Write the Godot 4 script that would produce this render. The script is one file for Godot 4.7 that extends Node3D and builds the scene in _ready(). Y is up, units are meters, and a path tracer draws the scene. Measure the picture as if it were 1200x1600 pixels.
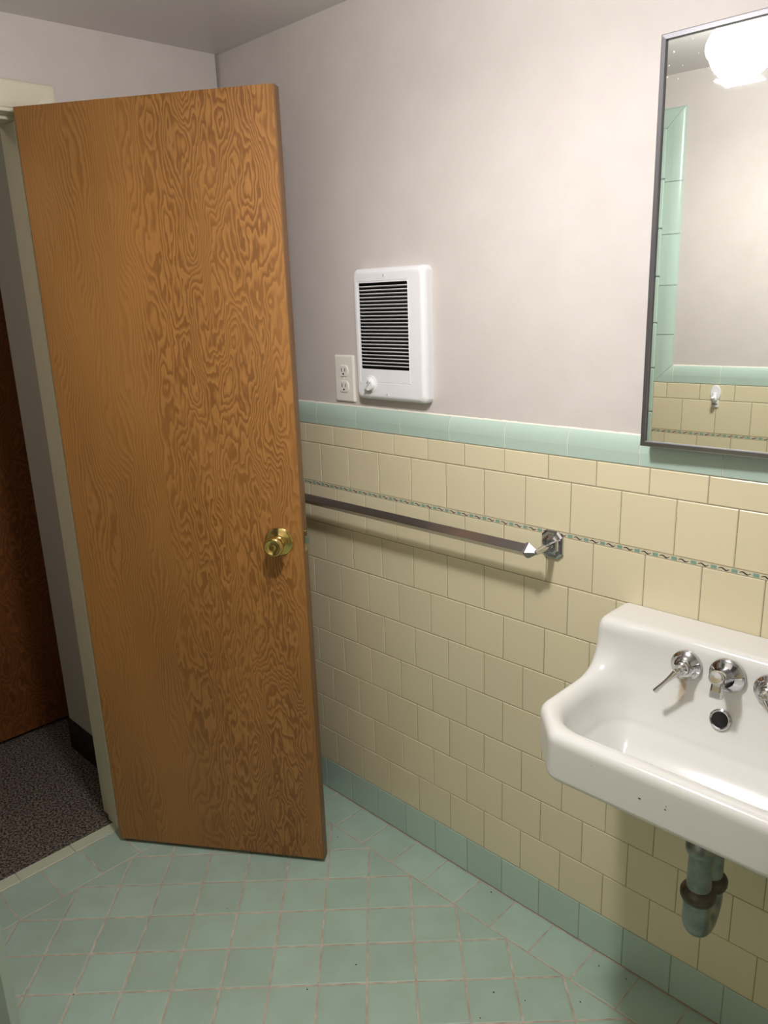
extends Node3D
# Small tiled washroom: open veneer door, tiled walls and floor, wall heater, towel bar, mirror, wash basin.

const PITCH := 0.1095          # wall tile pitch along the wall
const ROW := 0.10866           # wall tile pitch upwards
const Z0 := 0.397              # a tile joint on the right wall
const LEFT_X := -1.289
const DOOR_Z := 0.070
const BACK_Z := 2.55
const JOINT := 0.0016

var M := {}
var rng := RandomNumberGenerator.new()
var cache := {}
var taken := {}

func _ready():
	rng.seed = 4711
	set_camera_and_light()
	make_materials()
	print("materials")
	build_floor()
	build_walls()
	build_ceiling()
	build_door_frame()
	build_hall()
	print("shell")
	build_door()
	build_lamp()
	build_sink()
	print("sink")
	build_drain()
	build_mirror()
	build_heater()
	build_outlet()
	build_towel_bar()
	build_hook()
	build_specks()
	print("done")

# ------------------------------------------------------------------ camera, light

const LAMP := Vector3(-0.700, 1.962, 1.231)

func set_camera_and_light():
	var cam := Camera3D.new()
	cam.name = "camera"
	cam.fov = rad_to_deg(2.0 * atan(800.0 / 1206.76))
	cam.near = 0.02
	cam.far = 50.0
	cam.position = Vector3(-1.33228, 1.45837, 1.96111)
	cam.rotation = Vector3(-0.27042, -0.78575, -0.03572)
	add_child(cam)
	cam.current = true
	var env := Environment.new()
	env.background_mode = Environment.BG_COLOR
	env.background_color = Color(0, 0, 0)
	env.ambient_light_source = Environment.AMBIENT_SOURCE_DISABLED
	env.tonemap_mode = Environment.TONE_MAPPER_LINEAR
	env.tonemap_exposure = 1.0
	env.sdfgi_enabled = true
	env.ssao_enabled = true
	env.ssil_enabled = true
	var we := WorldEnvironment.new()
	we.name = "environment"
	we.environment = env
	add_child(we)

# ------------------------------------------------------------------ materials

func mat(col: Color, rough: float, metal := 0.0) -> StandardMaterial3D:
	var m := StandardMaterial3D.new()
	m.albedo_color = col
	m.roughness = rough
	m.metallic = metal
	return m

func noise_image(w: int, h: int, freq: float, sd: int, oct := 4) -> Image:
	var n := FastNoiseLite.new()
	n.seed = sd
	n.noise_type = FastNoiseLite.TYPE_SIMPLEX_SMOOTH
	n.frequency = freq
	n.fractal_octaves = oct
	return n.get_seamless_image(w, h)

func tint_texture(size: int, freq: float, sd: int, lo: Color, hi: Color, oct := 4) -> ImageTexture:
	var src := noise_image(size, size, freq, sd, oct)
	var img := Image.create(size, size, false, Image.FORMAT_RGB8)
	for y in size:
		for x in size:
			img.set_pixel(x, y, lo.lerp(hi, src.get_pixel(x, y).r))
	return ImageTexture.create_from_image(img)

func bump_texture(size: int, freq: float, sd: int, strength: float, oct := 3) -> ImageTexture:
	var src := noise_image(size, size, freq, sd, oct)
	src.convert(Image.FORMAT_RGBA8)
	src.bump_map_to_normal_map(strength)
	return ImageTexture.create_from_image(src)

func triplanar(m: StandardMaterial3D, sc: float):
	m.uv1_triplanar = true
	m.uv1_world_triplanar = true
	m.uv1_scale = Vector3(sc, sc, sc)

func make_materials():
	var roller := bump_texture(512, 0.02, 3, 1.2, 4)
	M.plaster = mat(Color(1, 1, 1), 0.55)
	M.plaster.albedo_texture = tint_texture(256, 0.012, 11, Color(0.786, 0.757, 0.738), Color(0.806, 0.779, 0.761))
	M.plaster.normal_enabled = true
	M.plaster.normal_texture = roller
	M.plaster.normal_scale = 0.35
	triplanar(M.plaster, 2.2)
	M.ceiling = mat(Color(0.850, 0.830, 0.828), 0.32)
	M.cream = []
	for t in [1.0, 0.993, 1.006, 0.986]:
		M.cream.append(mat(Color(0.858 * t, 0.815 * t, 0.688 * t), 0.30))
	M.green = []
	for t in [1.0, 0.988, 1.01]:
		M.green.append(mat(Color(0.696 * t, 0.780 * t, 0.732 * t), 0.24))
	M.floor_tile = []
	var wear := tint_texture(512, 0.01, 21, Color(0.95, 0.94, 0.92), Color(1, 1, 1), 5)
	for t in [1.0, 0.98, 1.015, 0.99]:
		var m := mat(Color(0.664 * t, 0.760 * t, 0.710 * t), 0.38)
		m.albedo_texture = wear
		triplanar(m, 1.7)
		M.floor_tile.append(m)
	M.grout_wall = mat(Color(0.58, 0.55, 0.46), 0.9)
	M.grout_floor = mat(Color(1, 1, 1), 0.95)
	M.grout_floor.albedo_texture = tint_texture(256, 0.03, 8, Color(0.64, 0.59, 0.53), Color(0.82, 0.77, 0.71))
	triplanar(M.grout_floor, 3.0)
	M.caulk = mat(Color(0.90, 0.88, 0.82), 0.7)
	M.trim_paint = mat(Color(0.862, 0.842, 0.752), 0.35)
	M.sill = mat(Color(0.745, 0.775, 0.690), 0.4)
	M.hall_wall = mat(Color(0.70, 0.69, 0.66), 0.6)
	M.hall_base = mat(Color(0.035, 0.04, 0.05), 0.45)
	M.carpet = mat(Color(1, 1, 1), 1.0)
	M.carpet.albedo_texture = carpet_texture()
	M.carpet.normal_enabled = true
	M.carpet.normal_texture = bump_texture(512, 0.09, 5, 6.0, 2)
	triplanar(M.carpet, 1.9)
	M.white_paint = mat(Color(0.905, 0.905, 0.915), 0.32)
	M.white_plastic = mat(Color(0.900, 0.885, 0.850), 0.3)
	M.dark_inside = mat(Color(0.015, 0.015, 0.017), 0.6)
	M.slot = mat(Color(0.06, 0.055, 0.05), 0.7)
	M.chrome = mat(Color(0.80, 0.80, 0.81), 0.09, 1.0)
	M.old_chrome = mat(Color(0.78, 0.78, 0.79), 0.16, 1.0)
	M.steel = mat(Color(0.60, 0.60, 0.62), 0.34, 1.0)
	M.brass = mat(Color(0.80, 0.705, 0.44), 0.14, 1.0)
	M.glass_mirror = mat(Color(0.90, 0.915, 0.90), 0.012, 1.0)
	M.porcelain = mat(Color(1, 1, 1), 0.16)
	M.porcelain.vertex_color_use_as_albedo = true
	M.pipe = mat(Color(1, 1, 1), 0.30, 0.7)
	M.pipe.albedo_texture = tint_texture(128, 0.04, 31, Color(0.44, 0.47, 0.47), Color(0.62, 0.65, 0.63))
	triplanar(M.pipe, 6.0)
	M.pipe_nut = mat(Color(1, 1, 1), 0.45, 0.6)
	M.pipe_nut.albedo_texture = tint_texture(128, 0.05, 33, Color(0.25, 0.225, 0.20), Color(0.42, 0.385, 0.35))
	triplanar(M.pipe_nut, 8.0)
	M.chip = mat(Color(0.16, 0.13, 0.10), 0.7)
	M.wood = mat(Color(1, 1, 1), 0.36)
	M.wood.albedo_texture = fir_texture(1024, 2048, 77, Color(0.615, 0.430, 0.225), Color(0.465, 0.300, 0.140))
	M.wood_edge = mat(Color(1, 1, 1), 0.42)
	M.wood_edge.albedo_texture = streak_texture(64, 512, 9, Color(0.42, 0.295, 0.175), Color(0.53, 0.385, 0.235))
	M.wood_dark = mat(Color(1, 1, 1), 0.4)
	M.wood_dark.albedo_texture = fir_texture(512, 1024, 123, Color(0.47, 0.275, 0.13), Color(0.37, 0.200, 0.085))
	M.liner = mat(Color(1, 1, 1), 0.28)
	M.liner.albedo_texture = liner_texture()
	M.bolt = mat(Color(0.55, 0.60, 0.56), 0.3, 0.8)

func carpet_texture() -> ImageTexture:
	var s := 512
	var a := noise_image(s, s, 0.11, 41, 2)
	var b := noise_image(s, s, 0.02, 42, 3)
	var c := noise_image(s, s, 0.25, 43, 1)
	var img := Image.create(s, s, false, Image.FORMAT_RGB8)
	for y in s:
		for x in s:
			var t := a.get_pixel(x, y).r
			var k := smoothstep(0.28, 0.62, t)
			var col := Color(0.15, 0.125, 0.11).lerp(Color(0.50, 0.45, 0.41), k)
			col = col.lerp(Color(0.38, 0.33, 0.32), b.get_pixel(x, y).r * 0.4)
			img.set_pixel(x, y, col * (0.75 + 0.5 * c.get_pixel(x, y).r))
	return ImageTexture.create_from_image(img)

func streak_texture(w: int, h: int, sd: int, lo: Color, hi: Color) -> ImageTexture:
	var n := FastNoiseLite.new()
	n.seed = sd
	n.frequency = 0.05
	var img := Image.create(w, h, false, Image.FORMAT_RGB8)
	for y in h:
		for x in w:
			img.set_pixel(x, y, lo.lerp(hi, clampf(0.5 + n.get_noise_2d(x * 3.0, y * 0.08) * 1.1, 0, 1)))
	return ImageTexture.create_from_image(img)

# Rotary-cut fir veneer: level lines of a slow field, dense and straight on the hinge side, wild on the latch side.
func fir_texture(w: int, h: int, sd: int, light: Color, dark: Color) -> ImageTexture:
	var big := FastNoiseLite.new()
	big.seed = sd
	big.frequency = 1.0
	big.fractal_octaves = 2
	var mid := FastNoiseLite.new()
	mid.seed = sd + 1
	mid.frequency = 1.0
	mid.fractal_octaves = 3
	var fine := FastNoiseLite.new()
	fine.seed = sd + 2
	fine.frequency = 1.0
	fine.fractal_octaves = 2
	var img := Image.create(w, h, false, Image.FORMAT_RGB8)
	var pale := light.lerp(Color(0.82, 0.60, 0.35), 0.45)
	for y in h:
		var v := float(y) / h
		for x in w:
			var u := float(x) / w
			var bend := mid.get_noise_2d(u * 2.2, v * 2.6)
			var q := u + bend * 0.08
			var wild := smoothstep(0.30, 0.66, q) * (1.0 - 0.8 * smoothstep(0.93, 0.99, u))
			var f := 84.0 * minf(q, 0.42) + 21.0 * maxf(q - 0.42, 0.0) + 34.0 * maxf(q - 0.93, 0.0)
			f += lerpf(1.3, 3.5, wild) * big.get_noise_2d(u * 4.6, v * 4.4) * 2.0
			f += lerpf(0.45, 1.05, wild) * mid.get_noise_2d(u * 16.0 + 7.0, v * 14.0) * 1.6
			f += 0.12 * fine.get_noise_2d(u * 55.0, v * 60.0)
			var t := f - floorf(f)
			# pale early wood darkens slowly into the late wood and stops in a sharp edge
			var band := smoothstep(0.20, 0.72, t) * (1.0 - smoothstep(0.84, 1.0, t))
			var soft := clampf(0.5 + big.get_noise_2d(u * 3.0 + 11.0, v * 4.0 + 5.0) * 1.2, 0.0, 1.0)
			var col := light.lerp(dark, band * lerpf(0.26 + 0.30 * soft, 0.62 + 0.28 * soft, wild))
			col = col.lerp(pale, (1.0 - smoothstep(0.0, 0.20, t)) * 0.32 * wild)
			var grain := fine.get_noise_2d(u * 220.0, v * 9.0) * 0.045 + mid.get_noise_2d(u * 2.0, v * 1.5 + 30.0) * 0.06
			col = Color(col.r * (1.0 + grain), col.g * (1.0 + grain), col.b * (1.0 + grain))
			img.set_pixel(x, y, col)
	return ImageTexture.create_from_image(img)

# One repeat of the printed liner strip: a green block, then a black squiggle on cream.
func liner_texture() -> ImageTexture:
	var w := 128
	var h := 36
	var img := Image.create(w, h, false, Image.FORMAT_RGB8)
	for y in h:
		for x in w:
			var col := Color(0.80, 0.77, 0.67)
			if x > 8 and x < 46 and y > 3 and y < 32:
				col = Color(0.50, 0.625, 0.56)
			if x >= 56 and x <= 122:
				var s := (x - 56) / 66.0
				var line := 18.0 + 9.0 * sin(s * TAU * 1.08 + PI * 0.95) * (0.65 + 0.35 * s)
				var thick := 2.4 + 2.4 * sin(s * PI)
				if absf(y - line) < thick:
					col = Color(0.10, 0.085, 0.07)
				elif absf(y - line) < thick + 3.5 and s > 0.35 and s < 0.75:
					col = Color(0.66, 0.61, 0.55)
			img.set_pixel(x, y, col)
	return ImageTexture.create_from_image(img)

# ------------------------------------------------------------------ mesh helpers

func numbered(called: String) -> String:
	var n: int = taken.get(called, 0)
	taken[called] = n + 1
	return called if n == 0 else "%s_%03d" % [called, n]

func top(called: String, label: String, category: String, kind := "", group := "", at := Vector3.ZERO, basis := Basis()) -> Node3D:
	var o := Node3D.new()
	o.name = numbered(called)
	o.transform = Transform3D(basis, at)
	add_child(o)
	o.set_meta("label", label)
	o.set_meta("category", category)
	if kind != "":
		o.set_meta("kind", kind)
	if group != "":
		o.set_meta("group", group)
	return o

func part(parent: Node, called: String, mesh: Mesh, material: Material, at := Vector3.ZERO, basis := Basis()) -> MeshInstance3D:
	var o := MeshInstance3D.new()
	o.name = called
	o.mesh = mesh
	o.material_override = material
	o.cast_shadow = GeometryInstance3D.SHADOW_CASTING_SETTING_ON
	o.transform = Transform3D(basis, at)
	parent.add_child(o, true)
	return o

func begin() -> SurfaceTool:
	var st := SurfaceTool.new()
	st.begin(Mesh.PRIMITIVE_TRIANGLES)
	return st

func tri(st: SurfaceTool, a: Vector3, b: Vector3, c: Vector3, out: Vector3, uv := []):
	var g := (b - a).cross(c - a)
	if g.length_squared() < 1e-16:
		return
	var n := g.normalized()
	if n.dot(out) < 0:
		n = -n
	var flip := g.dot(out) > 0
	var ps := [a, c, b] if flip else [a, b, c]
	var us := []
	if uv.size() == 3:
		us = [uv[0], uv[2], uv[1]] if flip else uv
	for i in 3:
		st.set_normal(n)
		if us.size() == 3:
			st.set_uv(us[i])
		st.add_vertex(ps[i])

func quad(st: SurfaceTool, a: Vector3, b: Vector3, c: Vector3, d: Vector3, out: Vector3, uv := []):
	if uv.size() == 4:
		tri(st, a, b, c, out, [uv[0], uv[1], uv[2]])
		tri(st, a, c, d, out, [uv[0], uv[2], uv[3]])
	else:
		tri(st, a, b, c, out)
		tri(st, a, c, d, out)

# smooth-shaded triangle with given normals
func tri_n(st: SurfaceTool, p: Array, n: Array, uv := []):
	var g: Vector3 = (p[1] - p[0]).cross(p[2] - p[0])
	if g.length_squared() < 1e-18:
		return
	var order := [0, 2, 1] if g.dot(n[0] + n[1] + n[2]) > 0 else [0, 1, 2]
	for i in order:
		st.set_normal(n[i])
		if uv.size() == 3:
			st.set_uv(uv[i])
		st.add_vertex(p[i])

func quad_n(st: SurfaceTool, p: Array, n: Array):
	tri_n(st, [p[0], p[1], p[2]], [n[0], n[1], n[2]])
	tri_n(st, [p[0], p[2], p[3]], [n[0], n[2], n[3]])

func box_into(st: SurfaceTool, lo: Vector3, hi: Vector3, bev := 0.0):
	if bev <= 0.0:
		var c := [Vector3(lo.x, lo.y, lo.z), Vector3(hi.x, lo.y, lo.z), Vector3(hi.x, hi.y, lo.z), Vector3(lo.x, hi.y, lo.z), Vector3(lo.x, lo.y, hi.z), Vector3(hi.x, lo.y, hi.z), Vector3(hi.x, hi.y, hi.z), Vector3(lo.x, hi.y, hi.z)]
		quad(st, c[0], c[1], c[2], c[3], Vector3(0, 0, -1))
		quad(st, c[4], c[5], c[6], c[7], Vector3(0, 0, 1))
		quad(st, c[0], c[1], c[5], c[4], Vector3(0, -1, 0))
		quad(st, c[3], c[2], c[6], c[7], Vector3(0, 1, 0))
		quad(st, c[0], c[3], c[7], c[4], Vector3(-1, 0, 0))
		quad(st, c[1], c[2], c[6], c[5], Vector3(1, 0, 0))
		return
	# chamfered box
	var m := (lo + hi) * 0.5
	var h := (hi - lo) * 0.5
	var p := func(sx: int, sy: int, sz: int, ax: int) -> Vector3:
		var v := Vector3(sx * h.x, sy * h.y, sz * h.z)
		for k in 3:
			if k != ax:
				v[k] -= signf(v[k]) * bev
		return m + v
	for ax in 3:
		for s in [-1, 1]:
			var out := Vector3.ZERO
			out[ax] = s
			var pts := []
			for c in [[-1, -1], [1, -1], [1, 1], [-1, 1]]:
				var e := [0, 0, 0]
				e[ax] = s
				e[(ax + 1) % 3] = c[0]
				e[(ax + 2) % 3] = c[1]
				pts.append(p.call(e[0], e[1], e[2], ax))
			quad(st, pts[0], pts[1], pts[2], pts[3], out)
	for ax in 3:
		var b: int = (ax + 1) % 3
		var c: int = (ax + 2) % 3
		for sb in [-1, 1]:
			for sc in [-1, 1]:
				var e1 := [0, 0, 0]
				e1[b] = sb
				e1[c] = sc
				var e2 := e1.duplicate()
				e1[ax] = -1
				e2[ax] = 1
				var out := Vector3.ZERO
				out[b] = sb
				out[c] = sc
				quad(st, p.call(e1[0], e1[1], e1[2], b), p.call(e2[0], e2[1], e2[2], b), p.call(e2[0], e2[1], e2[2], c), p.call(e1[0], e1[1], e1[2], c), out)
	for sx in [-1, 1]:
		for sy in [-1, 1]:
			for sz in [-1, 1]:
				tri(st, p.call(sx, sy, sz, 0), p.call(sx, sy, sz, 1), p.call(sx, sy, sz, 2), Vector3(sx, sy, sz))

func box(lo: Vector3, hi: Vector3, bev := 0.0) -> ArrayMesh:
	var st := begin()
	box_into(st, lo, hi, bev)
	return st.commit()

# lathe around local +Z; profile of (radius, z); smooth normals from the profile, split where it bends hard
func lathe_into(st: SurfaceTool, prof: Array, seg := 32, xf := Transform3D()):
	for i in prof.size() - 1:
		var a: Vector2 = prof[i]
		var b: Vector2 = prof[i + 1]
		if a.distance_to(b) < 1e-7:
			continue
		var t := (b - a).normalized()
		var na := t
		var nb := t
		if i > 0:
			var tp := (a - (prof[i - 1] as Vector2)).normalized()
			if tp.dot(t) > 0.75:
				na = (tp + t).normalized()
		if i + 2 < prof.size():
			var tn := ((prof[i + 2] as Vector2) - b).normalized()
			if tn.dot(t) > 0.75:
				nb = (tn + t).normalized()
		for k in seg:
			var p0 := TAU * k / seg
			var p1 := TAU * (k + 1) / seg
			var ps := []
			var ns := []
			for e in [[a, na, p0], [a, na, p1], [b, nb, p1], [b, nb, p0]]:
				var cs := Vector3(cos(e[2]), sin(e[2]), 0)
				ps.append(xf * (cs * e[0].x + Vector3(0, 0, e[0].y)))
				# outward normal: tangent turned clockwise in the (r, z) plane
				ns.append((xf.basis * (cs * e[1].y + Vector3(0, 0, -e[1].x))).normalized())
			quad_n(st, ps, ns)

func lathe(prof: Array, seg := 32, xf := Transform3D()) -> ArrayMesh:
	var st := begin()
	lathe_into(st, prof, seg, xf)
	return st.commit()

# tube along points with radii
func tube_into(st: SurfaceTool, pts: Array, radii: Array, seg := 16, caps := true):
	var rings := []
	var nrm := []
	var tan0: Vector3 = (pts[1] - pts[0]).normalized()
	var ref := Vector3.UP if absf(tan0.y) < 0.9 else Vector3.RIGHT
	var side := tan0.cross(ref).normalized()
	for i in pts.size():
		var t: Vector3
		if i == 0:
			t = (pts[1] - pts[0]).normalized()
		elif i == pts.size() - 1:
			t = (pts[i] - pts[i - 1]).normalized()
		else:
			t = ((pts[i + 1] - pts[i]).normalized() + (pts[i] - pts[i - 1]).normalized()).normalized()
		side = (side - t * side.dot(t)).normalized()
		var up := side.cross(t)
		var ring := []
		var nr := []
		for k in seg:
			var a := TAU * k / seg
			var d := side * cos(a) + up * sin(a)
			ring.append(pts[i] + d * radii[i])
			nr.append(d)
		rings.append(ring)
		nrm.append(nr)
	for i in pts.size() - 1:
		for k in seg:
			var j := (k + 1) % seg
			quad_n(st, [rings[i][k], rings[i][j], rings[i + 1][j], rings[i + 1][k]], [nrm[i][k], nrm[i][j], nrm[i + 1][j], nrm[i + 1][k]])
	if caps:
		for e in [0, pts.size() - 1]:
			var out: Vector3 = (pts[0] - pts[1]) if e == 0 else (pts[e] - pts[e - 1])
			for k in seg:
				tri(st, pts[e], rings[e][k], rings[e][(k + 1) % seg], out)

func tube(pts: Array, radii: Array, seg := 16) -> ArrayMesh:
	var st := begin()
	tube_into(st, pts, radii, seg)
	return st.commit()

func rounded_rect(cx: float, cy: float, hw: float, hh: float, r: float, seg := 6) -> PackedVector2Array:
	var out := PackedVector2Array()
	r = minf(r, minf(hw, hh))
	for q in 4:
		var sx: float = [1, -1, -1, 1][q]
		var sy: float = [1, 1, -1, -1][q]
		for k in seg + 1:
			var a := PI / 2 * q + PI / 2 * k / seg
			out.append(Vector2(cx + sx * (hw - r) + cos(a) * r, cy + sy * (hh - r) + sin(a) * r))
	return out

# loft of closed loops [points, depth] with equal counts; faces look away from the axis or, for inner loops, towards it
func loft_into(st: SurfaceTool, loops: Array, close_last := false, smooth := false):
	var n: int = loops[0][0].size()
	for i in loops.size() - 1:
		var A: PackedVector2Array = loops[i][0]
		var B: PackedVector2Array = loops[i + 1][0]
		for k in n:
			var j := (k + 1) % n
			var a := Vector3(A[k].x, A[k].y, loops[i][1])
			var b := Vector3(A[j].x, A[j].y, loops[i][1])
			var c := Vector3(B[j].x, B[j].y, loops[i + 1][1])
			var d := Vector3(B[k].x, B[k].y, loops[i + 1][1])
			# the loops run counter-clockwise, so outward is edge x step
			var out := (b - a).cross(d - a)
			if out.length_squared() < 1e-18:
				out = (c - d).cross(d - a)
			if out.length_squared() < 1e-18:
				out = (b - a).cross(c - b)
			if smooth and A[k].distance_to(A[j]) < 0.5:
				pass
			quad(st, a, b, c, d, out)
	if close_last:
		var L: PackedVector2Array = loops[-1][0]
		var z: float = loops[-1][1]
		var mid := Vector2.ZERO
		for v in L:
			mid += v
		mid /= n
		for k in n:
			var j := (k + 1) % n
			tri(st, Vector3(mid.x, mid.y, z), Vector3(L[k].x, L[k].y, z), Vector3(L[j].x, L[j].y, z), Vector3(0, 0, 1))

func loft(loops: Array, close_last := false) -> ArrayMesh:
	var st := begin()
	loft_into(st, loops, close_last)
	# weld and smooth shallow bends
	return st.commit()

func inset(poly: PackedVector2Array, b: float) -> PackedVector2Array:
	var out := PackedVector2Array()
	var n := poly.size()
	for i in n:
		var p0 := poly[(i + n - 1) % n]
		var p1 := poly[i]
		var p2 := poly[(i + 1) % n]
		var n1 := (p1 - p0).normalized().orthogonal() * -1.0
		var n2 := (p2 - p1).normalized().orthogonal() * -1.0
		# orthogonal() turns clockwise-free: pick the inward side for a counter-clockwise polygon
		n1 = Vector2(-(p1 - p0).normalized().y, (p1 - p0).normalized().x)
		n2 = Vector2(-(p2 - p1).normalized().y, (p2 - p1).normalized().x)
		var k := maxf(1.0 + n1.dot(n2), 0.35)
		out.append(p1 + (n1 + n2) / k * b)
	return out

func area(poly: PackedVector2Array) -> float:
	var s := 0.0
	for i in poly.size():
		s += poly[i].cross(poly[(i + 1) % poly.size()])
	return s * 0.5

# a tile: convex face polygon in the XY plane, looking along +Z, with an eased edge
func slab(poly: PackedVector2Array, t := 0.006, bev := 0.0016, drop := 0.0009) -> ArrayMesh:
	if area(poly) < 0:
		poly.reverse()
	var inn := inset(poly, bev)
	if area(inn) < area(poly) * 0.15:
		inn = poly
		drop = 0.0
	var st := begin()
	var n := poly.size()
	for k in range(1, n - 1):
		tri(st, Vector3(inn[0].x, inn[0].y, 0), Vector3(inn[k].x, inn[k].y, 0), Vector3(inn[k + 1].x, inn[k + 1].y, 0), Vector3(0, 0, 1))
	for k in n:
		var j := (k + 1) % n
		var e := poly[j] - poly[k]
		var out := Vector3(e.y, -e.x, 0).normalized()
		if drop > 0.0:
			quad(st, Vector3(inn[k].x, inn[k].y, 0), Vector3(inn[j].x, inn[j].y, 0), Vector3(poly[j].x, poly[j].y, -drop), Vector3(poly[k].x, poly[k].y, -drop), out + Vector3(0, 0, 1))
		quad(st, Vector3(poly[k].x, poly[k].y, -drop), Vector3(poly[j].x, poly[j].y, -drop), Vector3(poly[j].x, poly[j].y, -t), Vector3(poly[k].x, poly[k].y, -t), out)
	return st.commit()

func tile_mesh(w: float, h: float) -> ArrayMesh:
	var key := "tile %d %d" % [roundi(w * 1e4), roundi(h * 1e4)]
	if not cache.has(key):
		cache[key] = slab(PackedVector2Array([Vector2(-w / 2, -h / 2), Vector2(w / 2, -h / 2), Vector2(w / 2, h / 2), Vector2(-w / 2, h / 2)]))
	return cache[key]

# bullnose cap: profile in (y, depth), extruded along local X
func cap_mesh(w: float, h: float, left_cut := 0.0, right_cut := 0.0) -> ArrayMesh:
	var key := "cap %d %d %d %d" % [roundi(w * 1e4), roundi(h * 1e4), roundi(left_cut * 1e3), roundi(right_cut * 1e3)]
	if cache.has(key):
		return cache[key]
	var prof := [Vector2(0, -0.010), Vector2(0, -0.001), Vector2(0.0012, 0), Vector2(h * 0.42, 0.0012)]
	for k in range(1, 9):
		var a := PI / 2 * k / 8
		prof.append(Vector2(h * 0.42 + (h * 0.58) * sin(a), -0.0108 + 0.012 * cos(a)))
	var st := begin()
	for i in prof.size() - 1:
		var a: Vector2 = prof[i]
		var b: Vector2 = prof[i + 1]
		var n0 := Vector3(0, -(b.y - a.y), b.x - a.x).normalized()
		var na := n0
		var nb := n0
		if i > 3:
			var c: Vector2 = prof[i - 1]
			na = (n0 + Vector3(0, -(a.y - c.y), a.x - c.x).normalized()).normalized()
		if i >= 3 and i + 2 < prof.size():
			var c: Vector2 = prof[i + 2]
			nb = (n0 + Vector3(0, -(c.y - b.y), c.x - b.x).normalized()).normalized()
		var la := -w / 2 + left_cut * a.x / h
		var lb := -w / 2 + left_cut * b.x / h
		var ra := w / 2 - right_cut * a.x / h
		var rb := w / 2 - right_cut * b.x / h
		quad_n(st, [Vector3(la, a.x, a.y), Vector3(ra, a.x, a.y), Vector3(rb, b.x, b.y), Vector3(lb, b.x, b.y)], [na, na, nb, nb])
		for s in [-1, 1]:
			var xa := la if s < 0 else ra
			var xb := lb if s < 0 else rb
			quad(st, Vector3(xa, a.x, a.y), Vector3(xb, b.x, b.y), Vector3(xb, b.x, -0.0108), Vector3(xa, a.x, -0.0108), Vector3(s, 0, 0))
	cache[key] = st.commit()
	return cache[key]

# ------------------------------------------------------------------ walls

const FACE_RIGHT := Basis(Vector3(0, 0, 1), Vector3(0, 1, 0), Vector3(-1, 0, 0))
const FACE_LEFT := Basis(Vector3(0, 0, -1), Vector3(0, 1, 0), Vector3(1, 0, 0))
const FACE_DOOR := Basis(Vector3(1, 0, 0), Vector3(0, 1, 0), Vector3(0, 0, 1))
const FACE_BACK := Basis(Vector3(-1, 0, 0), Vector3(0, 1, 0), Vector3(0, 0, -1))
const FACE_UP := Basis(Vector3(1, 0, 0), Vector3(0, 0, -1), Vector3(0, 1, 0))

const Y_BASE := 0.1027
const Y_LINER := 0.9708
const Y_A := 0.9798
const Y_HALF := 1.0872
const Y_CAP := 1.1389
const Y_TOP := 1.1970

func put_tile(wall: Node3D, called: String, mesh: Mesh, mats: Array, at: Vector3, basis: Basis, loose := 0.0016):
	var tilt := Basis.from_euler(Vector3(rng.randf_range(-loose, loose), rng.randf_range(-loose, loose), 0))
	part(wall, called, mesh, mats[rng.randi() % mats.size()], at - basis.z * rng.randf_range(0.0, 0.0004), basis * tilt)

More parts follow.
